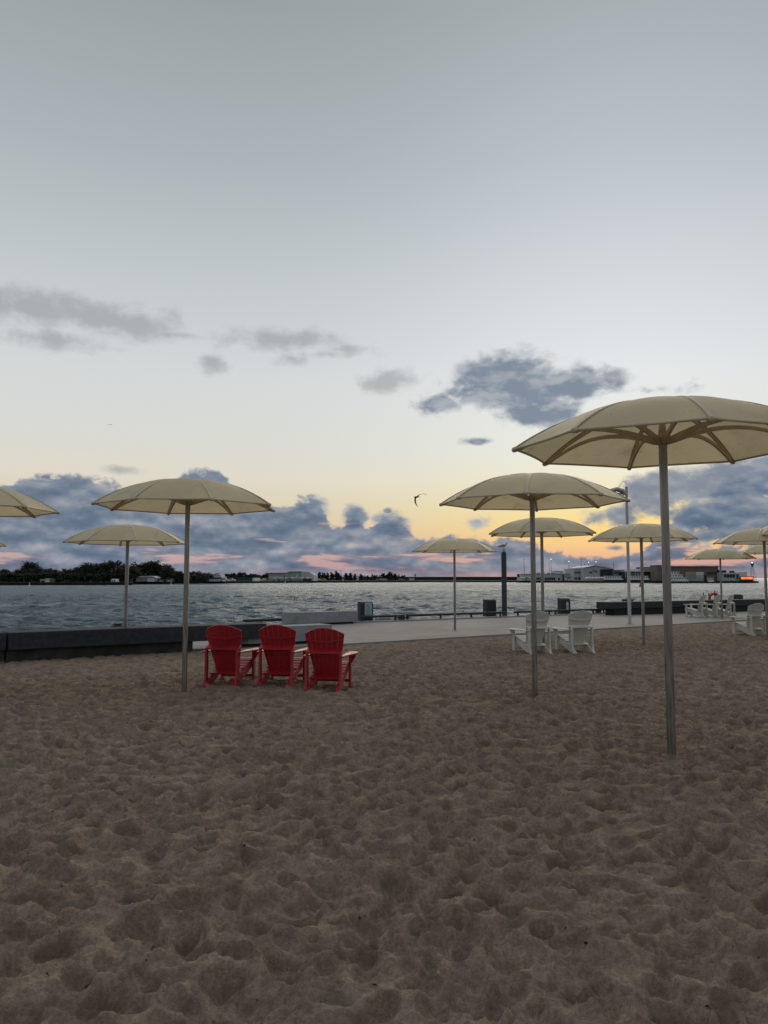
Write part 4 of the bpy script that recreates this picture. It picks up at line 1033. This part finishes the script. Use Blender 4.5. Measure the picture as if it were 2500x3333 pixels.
# lattice tower
b = FB('beacon_tower', 443, 2450, 'slender lattice beacon tower with a lit lamp at the pier end', 'tower')
zt = b.P(2450, 1845)[2]; w0, w1 = 1.4, .45; m = MB()
cor = lambda t: [Vector((sx_ * (w0 + (w1 - w0) * t), sy_ * (w0 + (w1 - w0) * t), zt * t)) for sx_, sy_ in ((-1, -1), (1, -1), (1, 1), (-1, 1))]
for k in range(4): m.tube([cor(0)[k], cor(1)[k]], .09, 5)
for i in range(4):
    a_, c_ = cor(i / 4), cor((i + 1) / 4)
    for k in range(4): m.tube([a_[k], c_[(k + 1) % 4]], .05, 4); m.tube([c_[k], c_[(k + 1) % 4]], .05, 4)
m.build('lattice', M['galv'], b.root)
MB().lathe([(.35, zt), (.95, zt + 1.7), (.95, zt + 1.9), (.3, zt + 1.95)], 10).build('cage', M['conc_b'], b.root)
MB().lathe([(.25, zt + 1.95), (.3, zt + 2.2), (.25, zt + 2.5), (.05, zt + 2.6)], 8).build('lamp', M['lampc'], b.root)
b = FB('beacon_tower', 548, 1352, 'small radar mast on a hut at the tip of the tree belt', 'tower'); zt = b.P(1352, 1868)[2]
b.box('hut', 'wallg', 1333, 1349, 1882, 1893, 0, 6)
MB().tube([(0, 0, 0), (0, 0, zt)], .25, 6).build('mast', M['conc_b'], b.root)
m = MB(); m.box((0, 0, zt * .75), (2.2, .3, .3)); m.box((0, 0, zt * .9), (1.2, .3, .9)); m.build('antenna', M['wallg'], b.root)
# airfield masts
def mast(px, top, Y, lit, label):
    b = FB('floodlight_mast', Y, px, label, 'light mast', 'light masts over the airfield'); zt = b.P(px, top)[2]
    MB().tube([(0, 0, 0), (0, 0, zt)], [.16, .10], 6).build('mast', M['conc_b'], b.root)
    MB().lathe([(.16, zt), (.26, zt + .2), (.22, zt + .4), (.1, zt + .5)], 8).build('lamp', M[lit] if lit else M['black'], b.root)
mast(1706.6, 1822, 505, None, 'unlit thin mast above the parked tail of the plane'); mast(1788, 1834, 505, None, 'short unlit mast next to the brightest lit mast')
mast(1794.5, 1822, 508, 'lamp', 'mast with the brightest warm lamp, between the two middle umbrella poles'); mast(1852.8, 1829, 505, 'lamp', 'mast with a faint warm lamp left of the two-storey block')
mast(1892.7, 1822.5, 495, None, 'unlit mast in front of the two-storey block'); mast(1917, 1831.5, 530, 'lampc', 'mast with a small cool lamp above the left end of the gabled roof')
mast(1941, 1830, 535, 'lampc', 'mast with a cool white lamp above the peak of the gabled roof'); mast(1998.5, 1831, 500, None, 'unlit mast right of the navy hangar door')
mast(1110, 1857, 545, None, 'thin mast rising above the slim trees'); mast(1904, 1838, 520, None, 'short unlit mast between the two-storey block and the gable')

# aircraft
def plane(px, Y, L, rz, tail, label, z0=1.6):
    b = FB('parked_aircraft', Y, px, label, 'aircraft', 'parked aircraft'); r_ = b.root; r_.rotation_euler = (0, 0, rz)
    rr_ = L * .055; zc = 1.1 + rr_
    MB().tube([(-L * .5, 0, zc + rr_ * .9), (-L * .38, 0, zc + rr_ * .5), (-L * .2, 0, zc), (L * .3, 0, zc), (L * .42, 0, zc - rr_ * .1), (L * .5, 0, zc - rr_ * .4)], [rr_ * .15, rr_ * .55, rr_, rr_, rr_ * .75, rr_ * .1], 12).build('fuselage', M['wallw'], r_)
    MB().prism([(-L * .50, zc + rr_), (-L * .36, zc + rr_ * .6), (-L * .42, zc + rr_ * 3.9), (-L * .52, zc + rr_ * 4.1)], -.12, .12, 'y').build('tail_fin', M[tail], r_)
    MB().prism([(-L * .52, -L * .14), (-L * .45, -L * .14), (-L * .43, L * .14), (-L * .5, L * .14)], zc + rr_ * 3.9, zc + rr_ * 4.1).build('tailplane', M['wallw'], r_)
    MB().prism([(-.02 * L, -L * .45), (.05 * L, -L * .45), (.09 * L, 0), (.05 * L, L * .45), (-.02 * L, L * .45), (-.05 * L, 0)], zc + rr_ * .75, zc + rr_ * .95).build('wing', M['wallw'], r_)
    for s in (-1, 1):
        MB().tube([(.12 * L, s * L * .17, zc + rr_ * .5), (-.06 * L, s * L * .17, zc + rr_ * .4)], [rr_ * .4, rr_ * .25], 8).build('engine', M['wallg'], r_)
    m = MB()
    for x, y in ((.38, 0), (-.02, .15), (-.02, -.15)): m.tube([(x * L, y * L, 0), (x * L, y * L, zc)], .12, 5); m.lathe([(.3, 0), (.3, .6)], 8, (x * L, y * L, 0))
    m.build('landing_gear', M['black'], r_)
plane(1714, 492, 11, R(-12), 'navy', 'parked propeller plane with a dark tail right of the piling')
plane(945, 478, 9.5, R(170), 'wallw', 'white plane parked at the left in front of the grey green hangar')
plane(995, 478, 9.0, R(172), 'wallw', 'white plane parked in front of the right end of the grey green hangar')
plane(907, 476, 7.5, R(175), 'redp', 'small plane with red tail parked left of the two white planes')

# boats
def boat(name, px0, px1, Y, decks, label, cat, hull='wallw', low='black'):
    b = FB(name, Y, (px0 + px1) / 2, label, cat, None); b.root.location.z = LZ if Y > 440 and name != 'ferry' else WZ
    x0 = b.P(px0, 1890)[0]; x1 = b.P(px1, 1890)[0]; L = x1 - x0
    w = L * .13
    MB().prism([(x0, -w), (x1 - L * .12, -w), (x1, 0), (x1 - L * .12, w), (x0, w)], -.2 if name != 'ferry' else -.4, 1.0 if name == 'ferry' else .7).build('hull', M[low], b.root)
    z = 1.0 if name == 'ferry' else .7
    MB().prism([(x0 + .1, -w * .97), (x1 - L * .13, -w * .97), (x1 - L * .02, 0), (x1 - L * .13, w * .97), (x0 + .1, w * .97)], z, z + .7).build('bulwark', M[hull], b.root); z += .7
    a0_, a1_ = .02, .86
    for k in range(decks):
        h = 1.35
        dk = MB().bx((x0 + L * a0_, -w * .85, z), (x0 + L * a1_, w * .85, z + h)).build('deck_house', M[hull], b.root)
        m = MB(); n = max(3, int(L * (a1_ - a0_) / 1.3))
        for i in range(n): xx = x0 + L * a0_ + L * (a1_ - a0_) * (i + .5) / n; m.bx((xx - .35, -w * .85 - .06, z + .5), (xx + .35, -w * .85 - .004, z + 1.05))
        m.build('windows', M['glass'], dk)
        MB().bx((x0 + L * (a0_ - .015), -w * .95, z + h), (x0 + L * (a1_ + .03), w * .95, z + h + .14)).build('deck_roof', M[hull], b.root)
        z += h + .14; a0_ += .07; a1_ -= .16
    MB().tube([(x0 + L * .45, 0, z), (x0 + L * .45, 0, z + 1.5)], .06, 5).build('antenna', M['conc_l'], b.root)
    return b
boat('ferry', 2170, 2242, 434, 3, 'white ferry with three stacked decks moored at the brown hangar', 'ferry')
boat('motor_boat', 1966, 2030, 452, 1, 'long low white tour boat in front of the gabled hangar', 'boat')
boat('motor_boat', 2050, 2117, 450, 1, 'long low white boat in front of the dark-fronted building', 'boat')
boat('motor_boat', 2303, 2325, 440, 1, 'small white cabin boat in front of the brown hangar', 'boat')
def tent(px, Y, label):
    b = FB('white_tent', Y, px, label, 'tent', 'white tents on the apron')
    MB().add([(-1.6, -1.6, 1.5), (1.6, -1.6, 1.5), (1.6, 1.6, 1.5), (-1.6, 1.6, 1.5), (0, 0, 2.5)], [(0, 1, 4), (1, 2, 4), (2, 3, 4), (3, 0, 4), (3, 2, 1, 0)]).build('roof', M['roofl'], b.root)
    m = MB()
    for sx_, sy_ in ((-1, -1), (1, -1), (1, 1), (-1, 1)): m.tube([(sx_ * 1.5, sy_ * 1.5, 0), (sx_ * 1.5, sy_ * 1.5, 1.5)], .05, 5)
    m.build('legs', M['conc_b'], b.root)
for i, px in enumerate((1913, 1921, 1930, 1942, 1951, 1959)):
    tent(px, 462, 'white peaked tent in the line in front of the gabled hangar')
# vehicles along the apron
def car(px, Y, m_, label, L=4.4, h=1.5):
    b = FB('parked_van', Y, px, label, 'vehicle', 'small vehicles along the far shore')
    MB().prism([(-L / 2, .35), (L / 2, .35), (L / 2, .9), (L * .28, 1.0), (L * .16, h), (-L / 2 + .1, h), (-L / 2, 1.0)], -.9, .9, 'y').build('body', M[m_], b.root)
    MB().prism([(L * .24, .98), (L * .14, h - .12), (-L * .42, h - .12), (-L * .42, .98)], -.93, .93, 'y').build('window', M['glass'], b.root)
    for x in (-L * .3, L * .3):
        m = MB(); m.tube([(x, -.95, .33), (x, .95, .33)], .33, 10); m.build('wheel', M['black'], b.root)
    return b.root
car(1054, 553, 'yellow', 'yellow vehicle on the apron in front of the slim trees', 3.6, 1.6)
for px, Y, c, lab in [(655, 385, 'conc_l', 'grey van left of the pale stepped building'), (730, 392, 'wallw', 'white van right of the pale stepped building'), (752, 400, 'roofl', 'pale van in front of the green hangar'),
                      (1250, 548, 'roofl', 'white van at the end of the tree belt'), (1235, 550, 'conc_l', 'grey van near the end of the tree belt'), (1308, 552, 'conc_l', 'pale van left of the radar mast'),
                      (853, 470, 'wallw', 'white van right of the green hangar'), (1035, 552, 'wallw', 'white van at the right foot of the big hangar'), (1852, 485, 'wallw', 'white van at the terminal windows'), (592, 378, 'wallg', 'grey van between pink shed and stepped building'), (640, 380, 'roofl', 'pale van in front of the wood near the stepped building')]:
    car(px, Y, c, lab)
# buoys
def buoy(px, py0, py1, m_, label):
    p = gp(px, py1, WZ); h = dp(px, py0, p.y).z - WZ; r_ = empty('buoy', p); k = h
    MB().lathe([(k * .28, -.2), (k * .30, .12 * k), (k * .16, .25 * k)], 12).build('float', M[m_], r_)
    MB().lathe([(k * .13, .25 * k), (k * .08, .8 * k), (k * .10, .84 * k), (k * .10, k)], 10).build('marker', M[m_], r_)
    tag(r_, label, 'buoy', 'buoys in the channel')
buoy(2085, 1890, 1909, 'ringred', 'red channel buoy beside the umbrella pole near the street lamp')
buoy(96, 1896, 1908, 'wallw', 'white buoy below the tall tree at the far left'); buoy(557, 1894, 1904, 'wallw', 'white buoy right of the pink shed'); buoy(928, 1889, 1900, 'wallw', 'white buoy in front of the big grey green hangar')
